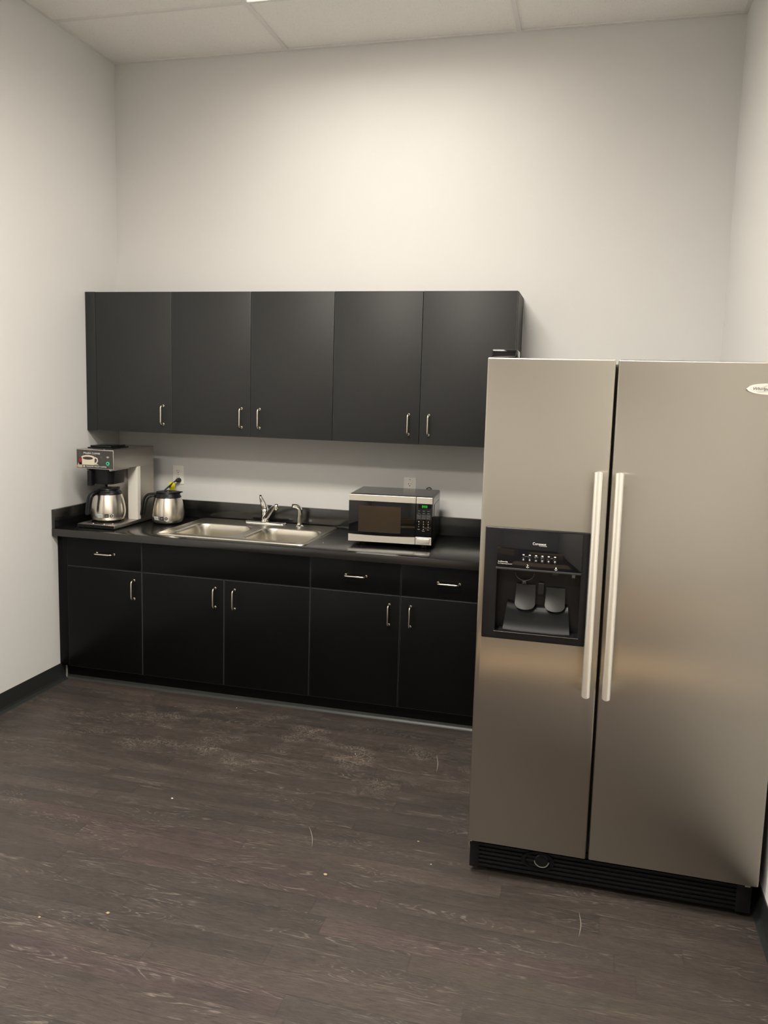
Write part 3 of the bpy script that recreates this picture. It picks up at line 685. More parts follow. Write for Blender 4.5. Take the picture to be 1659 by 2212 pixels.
P('rocker', B(0.1250, 0.1385, ya-0.0060, ya, 1.2190, 1.2420, 0.0015), M['red'], sw, smooth=40, label='red rocker')
gl = BM(); sweep(gl, [(0.2975, ya+0.001, 1.2200), (0.2975, ya-0.003, 1.2200)], 0.0095, 24)
ind = P('indicator_lamp', gl, M['greenl'], pf, smooth=40, label='round green lamp')
gl = BM(); sweep(gl, [(0.2975, ya-0.0031, 1.2200), (0.2975, ya-0.0045, 1.2200)], 0.0045, 20); obj('indicator_lens', gl, M['slot'], ind)
P('lettering', text_bm('Brew', 0.2925, ya, 1.2035+0.0035, 0.0105, 0.0026), M['whitep'], pf)
P('logo_print', flat([(0.287, 1.2545), (0.2965, 1.2580), (0.3060, 1.2545), (0.3010, 1.2500), (0.2965, 1.2475), (0.2915, 1.2500)], ya), M['cupsh'], pf)
ld_ = P('lid', B(X0+0.030, X1-0.045, YF+0.055, YF+0.215, HZ1, HZ1+0.007, 0.002), M['satin'], smooth=40, label='black plastic water lid')
obj('lid_top', B(X0+0.040, X1-0.058, YF+0.065, YF+0.205, HZ1+0.007, HZ1+0.017, 0.003), M['gloss'], ld_, smooth=40)
for sx_ in (X0+0.075, X1-0.075): P('screw', lathe(BM(), [(0, 0), (0.003, 0), (0.002, 0.0018), (0, 0.002)], sx_, YF+0.03, HZ1, 12), M['nickel'])
# brew funnel
fc = (0.2175, -0.462)
fb = BM()
def frl(s, z, sy=1.0): return [(fc[0]+p[0], fc[1]+p[1], z) for p in rrect(-0.080*s, 0.080*s, -0.074*s*sy, 0.088*s, 0.034*s, 8)]
R_ = loft(fb, [frl(1.0, HZ0-0.001), frl(0.98, HZ0-0.020), frl(0.90, HZ0-0.066), frl(0.885, HZ0-0.082), frl(0.86, HZ0-0.085), frl(0.12, HZ0-0.090)]); fb.faces.new(R_[-1]); fb.faces.new(R_[0][::-1])
bmesh.ops.recalc_face_normals(fb, faces=fb.faces[:])
bw = P('brew_basket', fb, M['satin'], smooth=50, label='black brew basket')
obj('basket_handle', B(0.160, 0.186, fc[1]-0.094, fc[1]-0.062, HZ0-0.094, HZ0-0.010, 0.004), M['satin'], bw, smooth=40)
for a in (X0+0.030, X1-0.044): obj('basket_rail', B(a, a+0.014, fc[1]-0.080, fc[1]+0.09, HZ0-0.010, HZ0, 0.001), M['steel'], bw)
obj('drip_nozzle', lathe(BM(), [(0, 0), (0.006, 0), (0.008, 0.01), (0.008, 0.03), (0, 0.03)], fc[0]-0.004, fc[1]+0.0, HZ0-0.108, 16), M['satin'], bw)
# warmer
wc = (0.216, -0.452)
P('warmer_plate', lathe(BM(), [(0, 0), (0.086, 0), (0.086, 0.003), (0.081, 0.004), (0.081, 0.0055), (0.076, 0.0072), (0, 0.0072)], wc[0], wc[1], 0.887, 48), newmat('warmer_black', (0.012, 0.010, 0.010), 0.18), smooth=40, label='black round warmer plate')
for a in (-1.9, -1.2, -0.75): P('screw', lathe(BM(), [(0, 0), (0.0038, 0), (0.003, 0.0022), (0, 0.0028)], wc[0]+0.096*math.cos(a), wc[1]+0.096*math.sin(a), 0.887, 12), M['lampw'])
P('warning_label', bx(B(0.262, 0.274, -0.3095, -0.3082, 0.895, 0.938), 0.262, 0.274, -0.3097, -0.3083, 0.930, 0.940, mi=1), [M['lblue'], M['yellow']])
# cord, plug, tag
cpth = smoothpath([(0.300, YBK-0.001, 0.915), (0.315, -0.140, 0.905), (0.318, -0.118, 0.94), (0.328, -0.105, 0.99), (0.345, -0.088, 1.018), (0.372, -0.058, 1.052), (0.388, -0.040, 1.071), (0.394, -0.034, 1.0765)], 6)
cdo = P('power_cord', sweep(BM(), cpth, 0.0046, 8), M['matte'], smooth=60, label='black power cord')
pgm = BM(); sweep(pgm, [(0.3935, -0.033, 1.0760), (0.397, -0.030, 1.0785), (0.402, -0.026, 1.0800), (0.4035, -0.018, 1.0800), (0.4035, -0.0085, 1.0800)], [(0.005, 0.005), (0.009, 0.009), (0.0135, 0.0125), (0.0145, 0.0135), (0.0145, 0.0135)], 18)
obj('plug', pgm, M['matte'], cdo, smooth=50, label='black moulded plug')
tg = BM(); W_ = 0.038; NN = 10; rows = []
for k in range(NN+1):
    s = k/NN; z = 1.070-0.062*s; y = -0.048-0.006*math.sin(s*PI*1.8); x = 0.3760+0.006*s+0.0025*math.sin(s*PI*2)
    rows.append([Vector((x-W_/2*(0.55+0.45*min(1, s*5)), y-0.003*math.sin(s*5), z+0.003)), Vector((x, y+0.001, z)), Vector((x+W_/2*(0.55+0.45*min(1, s*5)), y+0.003*math.cos(s*4), z+0.002))])
vr = [[tg.verts.new(q) for q in r] for r in rows]
for A, Bb in zip(vr, vr[1:]):
    for k in range(2): tg.faces.new((A[k], A[k+1], Bb[k+1], Bb[k]))
ge = bmesh.ops.extrude_face_region(tg, geom=tg.faces[:])
for v in [q for q in ge['geom'] if isinstance(q, bmesh.types.BMVert)]: v.co.y += 0.0008
bmesh.ops.recalc_face_normals(tg, faces=tg.faces[:])
tgo = obj('cord_tag', tg, M['yellow'], cdo, smooth=60, label='crumpled yellow warning tag')

# ================================================================== CARAFES
def carafe(name, cx, cy, z0, ha, label_a, label, cat='carafe'):
    """ha: azimuth of the handle; label_a: azimuth of the sticker centre"""
    t = thing(name, label, cat, (cx, cy, z0), 0, 'steel thermal carafes')
    body = [(0, 0.002), (0.060, 0.002), (0.074, 0.004), (0.084, 0.012), (0.0895, 0.026), (0.0925, 0.042), (0.0930, 0.056), (0.0915, 0.076), (0.0875, 0.100), (0.0825, 0.122), (0.0765, 0.142), (0.0740, 0.149), (0.068, 0.150)]
    obj('body', lathe(BM(), body, 0, 0, 0, 64), M['carafe'], t, world=False, smooth=35, label='brushed steel body')
    obj('base_ring', lathe(BM(), [(0, 0), (0.066, 0), (0.070, 0.0035), (0.060, 0.0045)], 0, 0, 0, 40), M['matte'], t, world=False)
    # collar with pouring lip opposite the handle
    bm = BM(); n = 64; rg = []
    for r, z, lip in ((0.0748, 0.1465, 0), (0.0755, 0.150, 0), (0.070, 0.160, 0.0), (0.0625, 0.1665, 0.004), (0.0605, 0.171, 0.013), (0.0635, 0.1755, 0.021), (0.0620, 0.1785, 0.020), (0.0545, 0.1785, 0.006), (0.0500, 0.1740, 0), (0.0330, 0.1700, 0), (0.0300, 0.1640, 0), (0.001, 0.1620, 0)):
        rg.append([(math.cos(2*PI*k/n)*(r+lip*max(0, math.cos(2*PI*k/n-(ha+PI)))**26), math.sin(2*PI*k/n)*(r+lip*max(0, math.cos(2*PI*k/n-(ha+PI)))**26), z) for k in range(n)])
    R_ = loft(bm, rg); bm.faces.new(R_[0][::-1]); bm.faces.new(R_[-1]); bmesh.ops.recalc_face_normals(bm, faces=bm.faces[:])
    obj('collar', bm, M['satin'], t, world=False, smooth=40, label='black plastic collar with pouring lip')
    # brew-through lid
    ld = lathe(BM(), [(0.052, 0.1765), (0.0515, 0.1800), (0.047, 0.1815), (0.030, 0.1785), (0.021, 0.1760), (0.018, 0.1680), (0, 0.1670)], 0, 0, 0, 48, cap=False)
    obj('lid', ld, M['grey'], t, world=False, smooth=40, label='dark grey brew-through lid')
    # handle, a wide flat band
    D = Vector((math.cos(ha), math.sin(ha), 0)); Z = Vector((0, 0, 1))
    hp = smoothpath([D*0.060+Z*0.164, D*0.082+Z*0.1655, D*0.108+Z*0.160, D*0.126+Z*0.142, D*0.1345+Z*0.112, D*0.1405+Z*0.078, D*0.146+Z*0.046], 5)
    hr = [(0.0148, 0.0068)]*len(hp); hr[-1] = (0.0105, 0.0045); hr[0] = (0.015, 0.007)
    h = obj('handle', sweep(BM(), hp, hr, 16), M['satin'], t, world=False, smooth=60, label='black open handle')
    rib = sweep(BM(), smoothpath([D*0.066+Z*0.152, D*0.090+Z*0.150, D*0.108+Z*0.138, D*0.117+Z*0.112, D*0.1235+Z*0.078, D*0.130+Z*0.050], 5), (0.0075, 0.0050), 12)
    obj('grip_inside', rib, M['satin'], h, world=False, smooth=60)
    def sticker(nm, a0, a1, z_0, z_1, mat, round_=False, off=0.0006):
        bm = BM(); NA = 8
        def rad(z):
            for (r1, q1), (r2, q2) in zip(body, body[1:]):
                if q1 <= z <= q2 and q2 > q1: return r1+(r2-r1)*(z-q1)/(q2-q1)
            return 0.093
        if round_:
            ac, zc = (a0+a1)/2, (z_0+z_1)/2; vs = []
            for k in range(20):
                a = ac+(a1-a0)/2*math.cos(2*PI*k/20); z = zc+(z_1-z_0)/2*math.sin(2*PI*k/20); r = rad(z)+off
                vs.append(bm.verts.new((r*math.cos(a), r*math.sin(a), z)))
            bm.faces.new(vs)
        else:
            g_ = [[bm.verts.new(((rad(z)+off)*math.cos(a0+(a1-a0)*i/NA), (rad(z)+off)*math.sin(a0+(a1-a0)*i/NA), z)) for i in range(NA+1)] for z in [z_0+(z_1-z_0)*q/3 for q in range(4)]]
            for A, Bb in zip(g_, g_[1:]):
                for i in range(NA): bm.faces.new((A[i], A[i+1], Bb[i+1], Bb[i]))
        return obj(nm, bm, mat, t, world=False)
    q = math.radians(1)
    sticker('sticker', label_a-20*q, label_a+0*q, 0.027, 0.047, M['lblue']); sticker('sticker', label_a-20*q+q*2, label_a-2*q, 0.035, 0.039, M['greyp'], off=0.0009)
    sticker('sticker', label_a+6*q, label_a+19*q, 0.027, 0.047, M['darkp']); sticker('sticker', label_a+9*q, label_a+16*q, 0.034, 0.039, M['greyp'], off=0.0009)
    s_ = sticker('sticker', label_a+21*q, label_a+34*q, 0.027, 0.047, M['whitep'])
    sticker('sticker', label_a+21.8*q, label_a+33.2*q, 0.0285, 0.0455, M['darkp'], True, 0.0013)
    sticker('sticker', label_a+24.5*q, label_a+30.5*q, 0.0345, 0.0395, M['whitep'], True, 0.0019)
    return t
vd = math.atan2(-3.8, 2.5)      # azimuth from the carafes to the viewer
carafe('carafe', wc[0], wc[1], 0.8944, vd-math.radians(47), vd-math.radians(17), 'steel carafe with black handle standing on the coffee maker warmer')
carafe('carafe', 0.462, -0.245, CT+0.0004, vd-math.radians(97), vd-math.radians(37), 'steel carafe on the worktop between coffee maker and sink')

# ================================================================== REFRIGERATOR
FX0, FW, FH, FB = 2.4300, 0.9128, 1.7590, 0.1404
FX1 = FX0+FW; DT = 0.058
rf = thing('refrigerator', 'tall stainless side by side refrigerator with black ice and water dispenser', 'refrigerator', (FX0+FW/2, FY+0.40, 0))
def Q(name, bm, mat, par=None, **k): return obj(name, bm, mat, par or rf, **k)
Q('body', B(FX0+0.006, FX1-0.006, FY+DT+0.008, FY+0.80, 0.028, FH-0.012, 0.004), newmat('fridge_side_grey', (0.03, 0.03, 0.03), 0.45), smooth=40, label='dark cabinet body')
for a in (FX0+0.05, FX1-0.05):
    for bb in (FY+0.14, FY+0.74): Q('foot', lathe(BM(), [(0, 0), (0.018, 0), (0.018, 0.030), (0, 0.030)], a, bb, 0.0002, 16), M['matte'])
SXm = FX0+0.3930
dx0, dx1, dz0, dz1 = 2.4470, 2.7745, 0.8560, 1.2230
ld = B(FX0, SXm-0.0045, FY, FY+DT, FB, FH, 0.0045, 3)
ld = boolean(ld, [B(dx0+0.002, dx1-0.002, FY-0.02, FY+0.0500, dz0+0.002, dz1-0.002)])
LD = Q('freezer_door', ld, M['fridge'], smooth=30, label='left brushed steel door')
RD = Q('refrigerator_door', B(SXm+0.0045, FX1, FY, FY+DT, FB, FH, 0.0045, 3), M['fridge'], smooth=30, label='right brushed steel door')
Q('door_gasket', bx(B(FX0+0.02, SXm-0.016, FY+DT, FY+DT+0.0085, FB+0.02, FH-0.03), SXm+0.016, FX1-0.02, FY+DT, FY+DT+0.0085, FB+0.02, FH-0.03), M['matte'])
def fhandle(x0, x1, door):
    z0, z1 = 0.704, 1.4155; cx = (x0+x1)/2; w = (x1-x0)/2; path = []; N = 24
    bm = BM(); loops = []
    for k in range(N+1):
        s = k/N; z = z0+(z1-z0)*s; yb = FY-0.036-0.012*math.sin(PI*s)
        row = [(cx-w, yb+0.016), (cx-w, yb+0.006), (cx-w*0.8, yb+0.001), (cx-w*0.4, yb-0.002), (cx, yb-0.003), (cx+w*0.4, yb-0.002), (cx+w*0.8, yb+0.001), (cx+w, yb+0.006), (cx+w, yb+0.016)]
        zz = [0.004*(1-((p[0]-cx)/w)**2) for p in row]
        loops.append([(p[0], p[1], z+(zz[i] if k == N else (-zz[i] if k == 0 else 0))) for i, p in enumerate(row)])
    R_ = loft(bm, loops); bm.faces.new(R_[0][::-1]); bm.faces.new(R_[-1]); bmesh.ops.recalc_face_normals(bm, faces=bm.faces[:])
    for zc in (z0+0.0205, z1-0.0205): bx(bm, cx-w*0.85, cx+w*0.85, FY-0.030, FY+0.0005, zc-0.018, zc+0.018, 0.003)
    obj('handle', bm, M['alu'], door, smooth=35, label='long pale aluminium handle')
fhandle(2.7745, 2.8010, LD); fhandle(2.8368, 2.8630, RD)
# badge
bc = (3.2475, 1.6810); bm = BM(); lps = []
for s, y in ((1.0, FY-0.0003), (1.0, FY-0.0030), (0.965, FY-0.0048)): lps.append([(bc[0]+0.0585*s*math.cos(2*PI*k/48), y, bc[1]+0.0165*s*math.sin(2*PI*k/48)) for k in range(48)])
R_ = loft(bm, lps); bm.faces.new(R_[0][::-1]); bm.faces.new(R_[-1]); bmesh.ops.recalc_face_normals(bm, faces=bm.faces[:])
bg = obj('badge', bm, M['chrome'], RD, smooth=30, label='oval chrome maker badge')
obj('badge_face', prism(BM(), ellipse(bc[0]+0.002, bc[1]+0.001, 0.0510, 0.0138, 40), 'y', FY-0.0053, FY-0.0046), newmat('badge_silver', (0.66, 0.65, 0.60), 0.3, metal=0.3), bg)
obj('lettering', text_bm('Whirlpool', bc[0]-0.040, FY-0.0058, bc[1]-0.0030, 0.056, 0.0085, 0.0004, shear=0.25), M['darkp'], bg)
sw_ = sweep(BM(), smoothpath([(bc[0]-0.028, FY-0.0056, bc[1]-0.008), (bc[0]-0.006, FY-0.0056, bc[1]-0.0065), (bc[0]+0.008, FY-0.0056, bc[1]+0.004), (bc[0]-0.004, FY-0.0056, bc[1]+0.0095), (bc[0]-0.016, FY-0.0056, bc[1]+0.004)], 5), (0.0004, 0.0004), 6)
obj('swirl', sw_, M['greyp'], bg)
# ---- dispenser
rx0, rx1, rz0, rz1 = 2.4890, 2.7520, 0.8830, 1.0880
DF = FY-0.006
fr = B(dx0, dx1, DF, FY+0.048, dz0, dz1, 0.004, 3)
fr = boolean(fr, [B(rx0, rx1, DF-0.02, FY+0.0460, rz0, rz1)])
dsp = obj('dispenser', fr, M['satin'], LD, smooth=30, label='black ice and water dispenser frame')
# recess lining uses the door depth
cpz0, cpz1 = rz1+0.006, dz1-0.006
obj('control_panel', B(rx0-0.001, rx1+0.001, DF-0.0035, DF+0.001, cpz0, cpz1, 0.0012), M['glossd'], dsp, smooth=30, label='glossy black control panel')
yt = DF-0.0039
obj('lettering', text_bm('Conquest', 2.5985, yt, 1.1735, 0.0420, 0.0085, 0.0003, shear=0.05, bold=0.01), M['whitep'], dsp)
obj('underline', prism(BM(), [(2.6180, 1.1712), (2.6430, 1.1704), (2.6435, 1.1716), (2.6180, 1.1716)], 'y', yt, yt+0.0003), M['whitep'], dsp)
obj('lettering', text_bm('In-Door-Ice', 2.4915, yt, 1.1105, 0.0310, 0.0044, 0.0003, shear=0.3, bold=0.03), M['whitep'], dsp)
obj('lettering', text_bm('Ice Dispensing System', 2.4915, yt, 1.1050, 0.0450, 0.0034, 0.0003), M['whitep'], dsp)
bxs = [2.5715+0.0197*k for k in range(6)]
for k, x in enumerate(bxs):
    led = prism(BM(), ellipse(x, 1.1395-0.0001*k, 0.0034, 0.0017, 18), 'y', yt-0.0003, yt+0.0003); obj('indicator_light', led, M['ledc'], dsp)
    bb = BM(); lp2 = [[(x+0.0085*s*math.cos(2*PI*q/28), y, 1.1240+0.0085*s*math.sin(2*PI*q/28)) for q in range(28)] for s, y in ((1, yt+0.0004), (1, yt-0.0004), (0.86, yt-0.0016), (0.78, yt-0.0008))]
    R_ = loft(bb, lp2); bb.faces.new(R_[-1]); bmesh.ops.recalc_face_normals(bb, faces=bb.faces[:])
    bt_ = obj('button', bb, M['dark'], dsp, smooth=40)
    ic = BM(); y_ = yt-0.0013
    if k in (0, 1): prism(ic, rrect(x-0.0022, x+0.0022, 1.1215, 1.1265, 0.0010, 3), 'y', y_, y_+0.0003); prism(ic, [(x-0.0012, 1.1272), (x+0.0012, 1.1272), (x+0.0012, 1.1282), (x-0.0012, 1.1282)], 'y', y_, y_+0.0003)
    elif k == 2: bx(ic, x-0.003, x+0.003, y_, y_+0.0003, 1.1215, 1.1240); bx(ic, x-0.003, x+0.003, y_, y_+0.0003, 1.1255, 1.1262)
    elif k == 3:
        for a_, c_ in ((-0.003, -0.0005), (0.0005, 0.003)):
            bx(ic, x+a_, x+c_, y_, y_+0.0003, 1.1210, 1.1236); bx(ic, x+a_, x+c_, y_, y_+0.0003, 1.1246, 1.1270)
    elif k == 4: prism(ic, [(x, 1.1205), (x+0.003, 1.1240), (x+0.0015, 1.1268), (x-0.0015, 1.1268), (x-0.003, 1.1240)], 'y', y_, y_+0.0003)
    else: prism(ic, ellipse(x, 1.1245, 0.0028, 0.0028, 14), 'y', y_, y_+0.0003); bx(ic, x-0.0012, x+0.0012, y_, y_+0.0003, 1.1202, 1.1214)
    obj('icon', ic, M['greyp'], bt_)
for x, s, w in ((2.5815, 'LOCK OUT', 0.0140), (2.6110, 'CRUSHED', 0.0125), (2.6306, 'CUBED', 0.0095), (2.6602, 'LIGHT', 0.0085)):
    obj('lettering', text_bm(s, x-w/2, yt, 1.1338, w, 0.0019, 0.0003), M['greyp'], dsp)
for x, drop in ((2.5860, False), (2.6745, True)):
    ar = BM(); zc = 1.1010 if not drop else 1.1000
    for s in (-1, 1): prism(ar, [(x, zc-0.0036), (x+s*0.0048, zc-0.0008), (x+s*0.0048, zc+0.0006), (x, zc-0.0022)], 'y', yt, yt+0.0003)
    if drop: prism(ar, [(x, zc+0.0080), (x+0.0024, zc+0.0035), (x+0.0014, zc+0.0012), (x-0.0014, zc+0.0012), (x-0.0024, zc+0.0035)], 'y', yt, yt+0.0003)
    else:
        for a_, c_ in ((-0.0022, 0.0006), (-0.0004, 0.0034), (-0.0026, 0.0060)): bx(ar, x+a_, x+a_+0.0026, yt, yt+0.0003, zc+c_, zc+c_+0.0022)
    obj('icon', ar, M['whitep'], dsp)
obj('lip', B(rx0-0.002, rx1+0.002, DF-0.004, DF+0.002, rz0-0.0022, rz0-0.0002, 0.0006), M['chrome'], dsp, label='thin bright strip under the recess')
obj('brow', B(rx0-0.004, rx1+0.002, DF-0.0045, DF+0.003, rz1-0.001, rz1+0.006, 0.0015), M['grey'], dsp)
# inside the recess
yb_ = FY+0.0450
sh = BM(); Nn = 14; pa, pb = [], []
def tray_y(s): return yb_-0.002-0.042*s
cxr = (rx0+rx1)/2
lps = []
pz = [(0.090, 0.000), (0.084, 0.010), (0.076, 0.018), (0.062, 0.022), (0.030, 0.030), (0.008, 0.038), (0.0005, 0.044)]
vrow = []
for z_, o_ in pz:
    row_ = []
    for k in range(17):
        s = -1+2*k/16; wv = 0.1065-0.010*(z_/0.09); dip = 0.010*(1-s*s)*(1 if z_ > 0.05 else 0.3)
        row_.append(sh.verts.new((cxr+s*wv, yb_-o_*0.95, rz0+z_-dip+0.004)))
    vrow.append(row_)
for A, Bb in zip(vrow, vrow[1:]):
    for k in range(16): sh.faces.new((A[k], A[k+1], Bb[k+1], Bb[k]))
ge = bmesh.ops.extrude_face_region(sh, geom=sh.faces[:])
for v in [q for q in ge['geom'] if isinstance(q, bmesh.types.BMVert)]: v.co.y = min(v.co.y+0.004, yb_+0.0008)
bmesh.ops.recalc_face_normals(sh, faces=sh.faces[:])
obj('drip_shield', sh, M['dark'], dsp, smooth=50)
gr_ = BM()
for k in range(5): bx(gr_, rx0+0.012, rx1-0.012, DF+0.005+0.0075*k, DF+0.0085+0.0075*k, rz0+0.0002, rz0+0.0028, 0.0004)
obj('drip_grille', gr_, M['satin'], dsp)
def paddle(x0, x1, z0, z1):
    bm = BM(); w = (x1-x0)/2; cx = (x0+x1)/2; rows_ = []
    for k in range(13):
        s = k/12; z = z1+(z0-z1)*s; y = yb_-0.008-0.026*s**1.5
        hw_ = w*(0.93+0.07*s) if s < 0.8 else w*(1.0-0.30*((s-0.8)/0.2)**2)
        rows_.append([bm.verts.new((cx+hw_*t, y-0.003*(1-t*t), z-0.004*(1-t*t)*s)) for t in (-1, -0.6, -0.2, 0.2, 0.6, 1)])
    for A, Bb in zip(rows_, rows_[1:]):
        for k in range(5): bm.faces.new((A[k], A[k+1], Bb[k+1], Bb[k]))
    ge = bmesh.ops.extrude_face_region(bm, geom=bm.faces[:])
    for v in [q for q in ge['geom'] if isinstance(q, bmesh.types.BMVert)]: v.co.y += 0.0045
    bmesh.ops.recalc_face_normals(bm, faces=bm.faces[:])
    obj('paddle', bm, M['paddle'], dsp, smooth=50, label='dark grey dispenser paddle')
paddle(2.5480, 2.6140, 0.960, 1.034); paddle(2.6440, 2.7080, 0.961, 1.030)
ch = BM(); sweep(ch, [(2.5760+0.030*math.cos(a), yb_-0.020, 1.072+0.024*math.sin(a)) for a in [PI+PI*k/16 for k in range(17)]], 0.0020, 8); obj('ice_chute', ch, M['grey'], dsp, smooth=60)
obj('chute_pin', B(2.5695, 2.5825, yb_-0.026, yb_-0.006, 1.0375, 1.0475, 0.002), M['grey'], dsp)
obj('divider', B(2.6200, 2.6390, yb_-0.016, yb_+0.0005, 1.004, 1.044, 0.003), M['paddle'], dsp)
obj('water_nozzle', B(2.6640, 2.6820, yb_-0.026, yb_-0.014, 1.0740, 1.0875, 0.002), M['grey'], dsp)
obj('recess_sticker', B(2.7245, 2.7350, yb_-0.0060, yb_-0.0052, 1.0660, 1.0800), M['greyp'], dsp)
# ---- base grille
kg = BM(); gy0 = FY+0.046
gx0, gx1, gz0, gz1 = FX0+0.004, FX1-0.008, 0.022, 0.130
bx(kg, gx0, gx1, gy0+0.008, gy0+0.014, gz0, gz1)
bx(kg, gx0, gx0+0.032, gy0-0.002, gy0+0.012, gz0, gz1-0.008, 0.002); bx(kg, gx1-0.045, gx1, gy0-0.002, gy0+0.012, gz0, gz1, 0.002)
for k in range(6):
    z = gz0+0.006+k*0.0150; bx(kg, gx0+0.030, gx1-0.043, gy0-0.001, gy0+0.011, z, z+0.0085, 0.0018)
bg_ = Q('base_grille', kg, M['satin'], smooth=35, label='black slatted base grille')
kn = BM(); kx, kz = 2.672, 0.0815
R_ = loft(kn, [[(kx+a*math.cos(2*PI*q/40)-(0.014 if math.cos(2*PI*q/40) < 0 else 0)*-math.cos(2*PI*q/40), y, kz+c*math.sin(2*PI*q/40)) for q in range(40)] for a, c, y in ((0.050, 0.036, gy0+0.008), (0.048, 0.034, gy0-0.005), (0.036, 0.027, gy0-0.006), (0.034, 0.025, gy0+0.004))])
kn.faces.new(R_[-1]); bmesh.ops.recalc_face_normals(kn, faces=kn.faces[:])
cap = obj('filter_surround', kn, M['dark'], bg_, smooth=40)
obj('filter_cap', sweep(BM(), [(kx+0.006, gy0+0.005, kz+0.004), (kx+0.006, gy0-0.004, kz+0.004), (kx+0.006, gy0-0.007, kz+0.004)], [0.0225, 0.0225, 0.019], 28), M['satin'], cap, smooth=40)
rg = sweep(BM(), [(kx+0.006+0.0235*math.cos(a), gy0-0.0045, kz+0.002+0.0215*math.sin(a)) for a in [PI*1.02+PI*0.96*k/20 for k in range(21)]], 0.0016, 8)
obj('filter_ring', rg, newmat('filter_ring_pale', (0.22, 0.21, 0.17), 0.4), cap, smooth=60, label='pale ring edge of the water filter cap')
cl = M['nickel']
Q('hinge_pin', bx(B(FX0+0.004, FX0+0.014, FY+0.012, FY+0.050, FB-0.008, FB-0.002), FX0+0.0035, FX0+0.0065, FY+0.012, FY+0.030, FB-0.026, FB-0.004), cl)
Q('hinge_pin', B(FX1-0.036, FX1-0.020, FY+0.014, FY+0.046, FB-0.012, FB-0.003, 0.001), cl)
Q('hinge_cover', B(FX0+0.008, FX0+0.090, FY+0.020, FY+0.120, FH+0.0010, FH+0.0265, 0.006, 3), M['gloss'], smooth=40, label='glossy black hinge cover')
Q('hinge_cover', B(FX1-0.090, FX1-0.008, FY+0.090, FY+0.180, FH-0.011, FH-0.0015, 0.003, 3), M['gloss'], smooth=40)

# ================================================================== SMALL MARKS ON THE FLOOR
sc_ = BM()
for (x0, y0, x1, y1, w) in ((1.811, -1.582, 1.865, -1.703, 0.0018), (2.807, -1.802, 2.808, -1.921, 0.0018), (2.162, -0.853, 2.192, -1.009, 0.0022)):
    pts = smoothpath([(x0, y0, 0.0004), ((x0+x1)/2+0.006, (y0+y1)/2, 0.0004), (x1, y1, 0.0004)], 6)
    sweep(sc_, pts, [(0.6*w*math.sin(PI*(k+0.6)/(len(pts)+0.2)), 0.00025) for k in range(len(pts))], 6)
so = obj('scratch', sc_, M['scr'], bpy.data.objects['floor'])
def crumb(x, y, s, mat, label):
    bm = BM(); bmesh.ops.create_icosphere(bm, subdivisions=2, radius=s)
    for v in bm.verts:
        k = 1+0.28*math.sin(v.co.x*900+x*50)*math.cos(v.co.y*700+y*33); v.co = Vector((v.co.x*k*1.25+x, v.co.y*k+y, max(v.co.z*0.45+s*0.36, 0.0003)))
    o = obj('crumb', bm, mat, smooth=60); o['label'] = label; o['category'] = 'crumb'; o['group'] = 'crumbs on the floor'
for a in ((1.074, -0.640, 0.0032, 'crumb', 'tiny white crumb on the floor at the foot of the sink cabinet'), (1.807, -0.955, 0.0030, 'crumb', 'tiny white crumb on the floor before the two drawer base cabinet'),
          (2.300, -1.684, 0.0030, 'crumb', 'tiny white crumb on the floor just left of the refrigerator'), (1.965, -1.847, 0.0095, 'crumbt', 'largest tan crumb on the open floor left of the refrigerator'),
          (1.378, -2.228, 0.0080, 'crumbt', 'tan crumb on the near floor, right one of the two at left'), (1.189, -2.304, 0.0065, 'crumbt', 'tan crumb on the near floor, left one of the two at left'),
          (1.217, -1.547, 0.0055, 'crumb', 'pale crumb lying in the middle of the floor'), (2.228, -1.560, 0.0055, 'crumbt', 'small tan crumb left of the refrigerator, nearer the cabinets')):
    crumb(a[0], a[1], a[2]*0.62, M[a[3]], a[4])
dr_ = lathe(BM(), [(0, 0), (0.0022, 0), (0.0018, 0.001), (0, 0.0014)], 1.470, -0.470, CT+0.0002, 12)
o = obj('water_drop', dr_, M['whitep']); o['label'] = 'tiny pale drop on the worktop right of the sink'; o['category'] = 'drop'

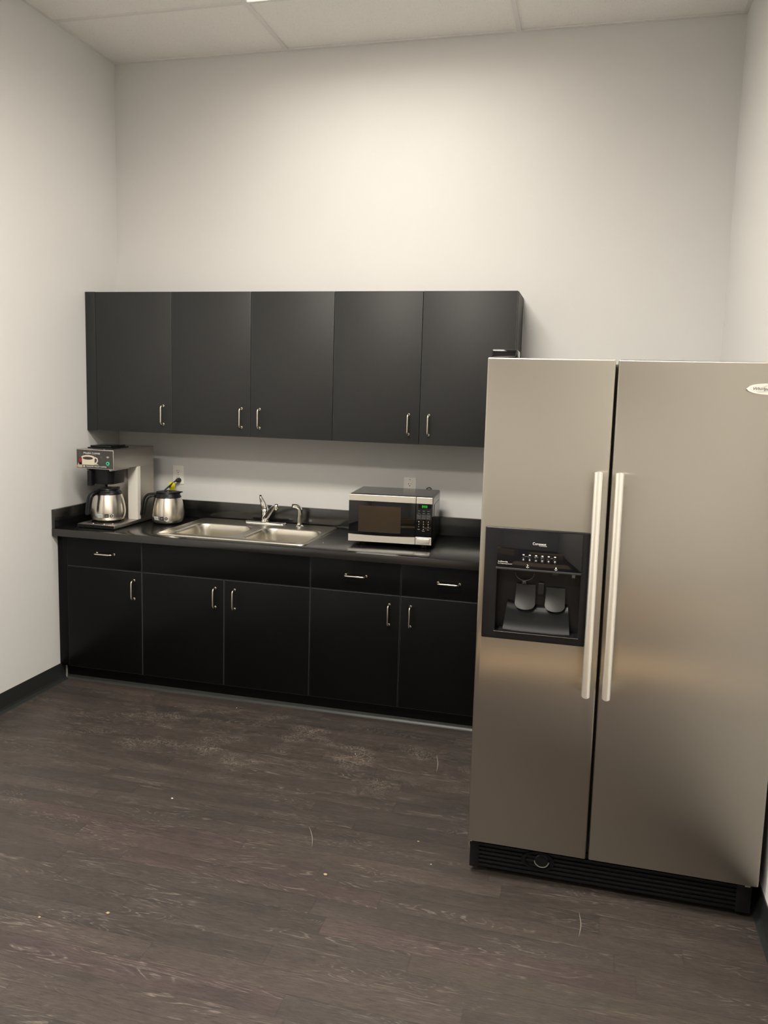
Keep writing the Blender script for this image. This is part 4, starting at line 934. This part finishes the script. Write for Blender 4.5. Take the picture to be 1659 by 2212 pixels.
# ================================================================== BEHIND THE VIEWER: seen only as reflections
def carton(x, y, w, d, h, rz, label, flaps=True, z=0.0):
    t = thing('cardboard_box', label, 'box', (x, y, z), rz, 'cardboard boxes behind the viewer'); th = 0.005
    bm = BM(); bx(bm, -w/2, w/2, -d/2, d/2, 0.0005, th); bx(bm, -w/2, -w/2+th, -d/2, d/2, th, h); bx(bm, w/2-th, w/2, -d/2, d/2, th, h)
    bx(bm, -w/2+th, w/2-th, -d/2, -d/2+th, th, h); bx(bm, -w/2+th, w/2-th, d/2-th, d/2, th, h)
    obj('carton', bm, M['card'], t, world=False)
    if not flaps:
        obj('flap', B(-w/2, w/2, -d/2, d/2, h, h+th), M['card'], t, world=False)
        obj('tape_strip', bx(B(-0.03, 0.03, -d/2-0.001, d/2+0.001, h+th, h+th+0.0008), -0.03, 0.03, d/2, d/2+0.0008, h-0.07, h+th), M['tape'], t, world=False)
        return
    for s in (-1, 1):
        fb_ = B(0, 0.22, -d/2+0.004, d/2-0.004, 0, th); fb_.transform(Matrix.Translation((s*w/2, 0, h)) @ Matrix.Rotation(0 if s > 0 else PI, 4, 'Z') @ Matrix.Rotation(-math.radians(35 if s > 0 else -25+60), 4, 'Y'))
        obj('flap', fb_, M['card'], t, world=False)
def flat_card(x, y, w, d, rz, label):
    bm = BM(); bx(bm, -w/2, w/2, -d/2, d/2, 0.0005, 0.006); bx(bm, -w/2+0.05, w/2-0.02, -d/2+0.03, d/2-0.02, 0.0062, 0.011)
    o = obj('flattened_cardboard', bm, M['card']); o.location = (x, y, 0.0); o.rotation_euler = (0, 0, rz)
    o['label'] = label; o['category'] = 'cardboard'
flat_card(2.55, -3.80, 1.45, 0.42, 0.02, 'flattened brown cardboard lying flat on the near floor in front of the refrigerator')
carton(2.70, -4.95, 1.20, 0.30, 0.34, 0.0, 'long taped cardboard box on the floor behind the viewer, before the refrigerator', False)
carton(1.18, -5.15, 0.80, 0.50, 0.38, 0.12, 'open cardboard box with raised flaps behind the viewer at left', True)
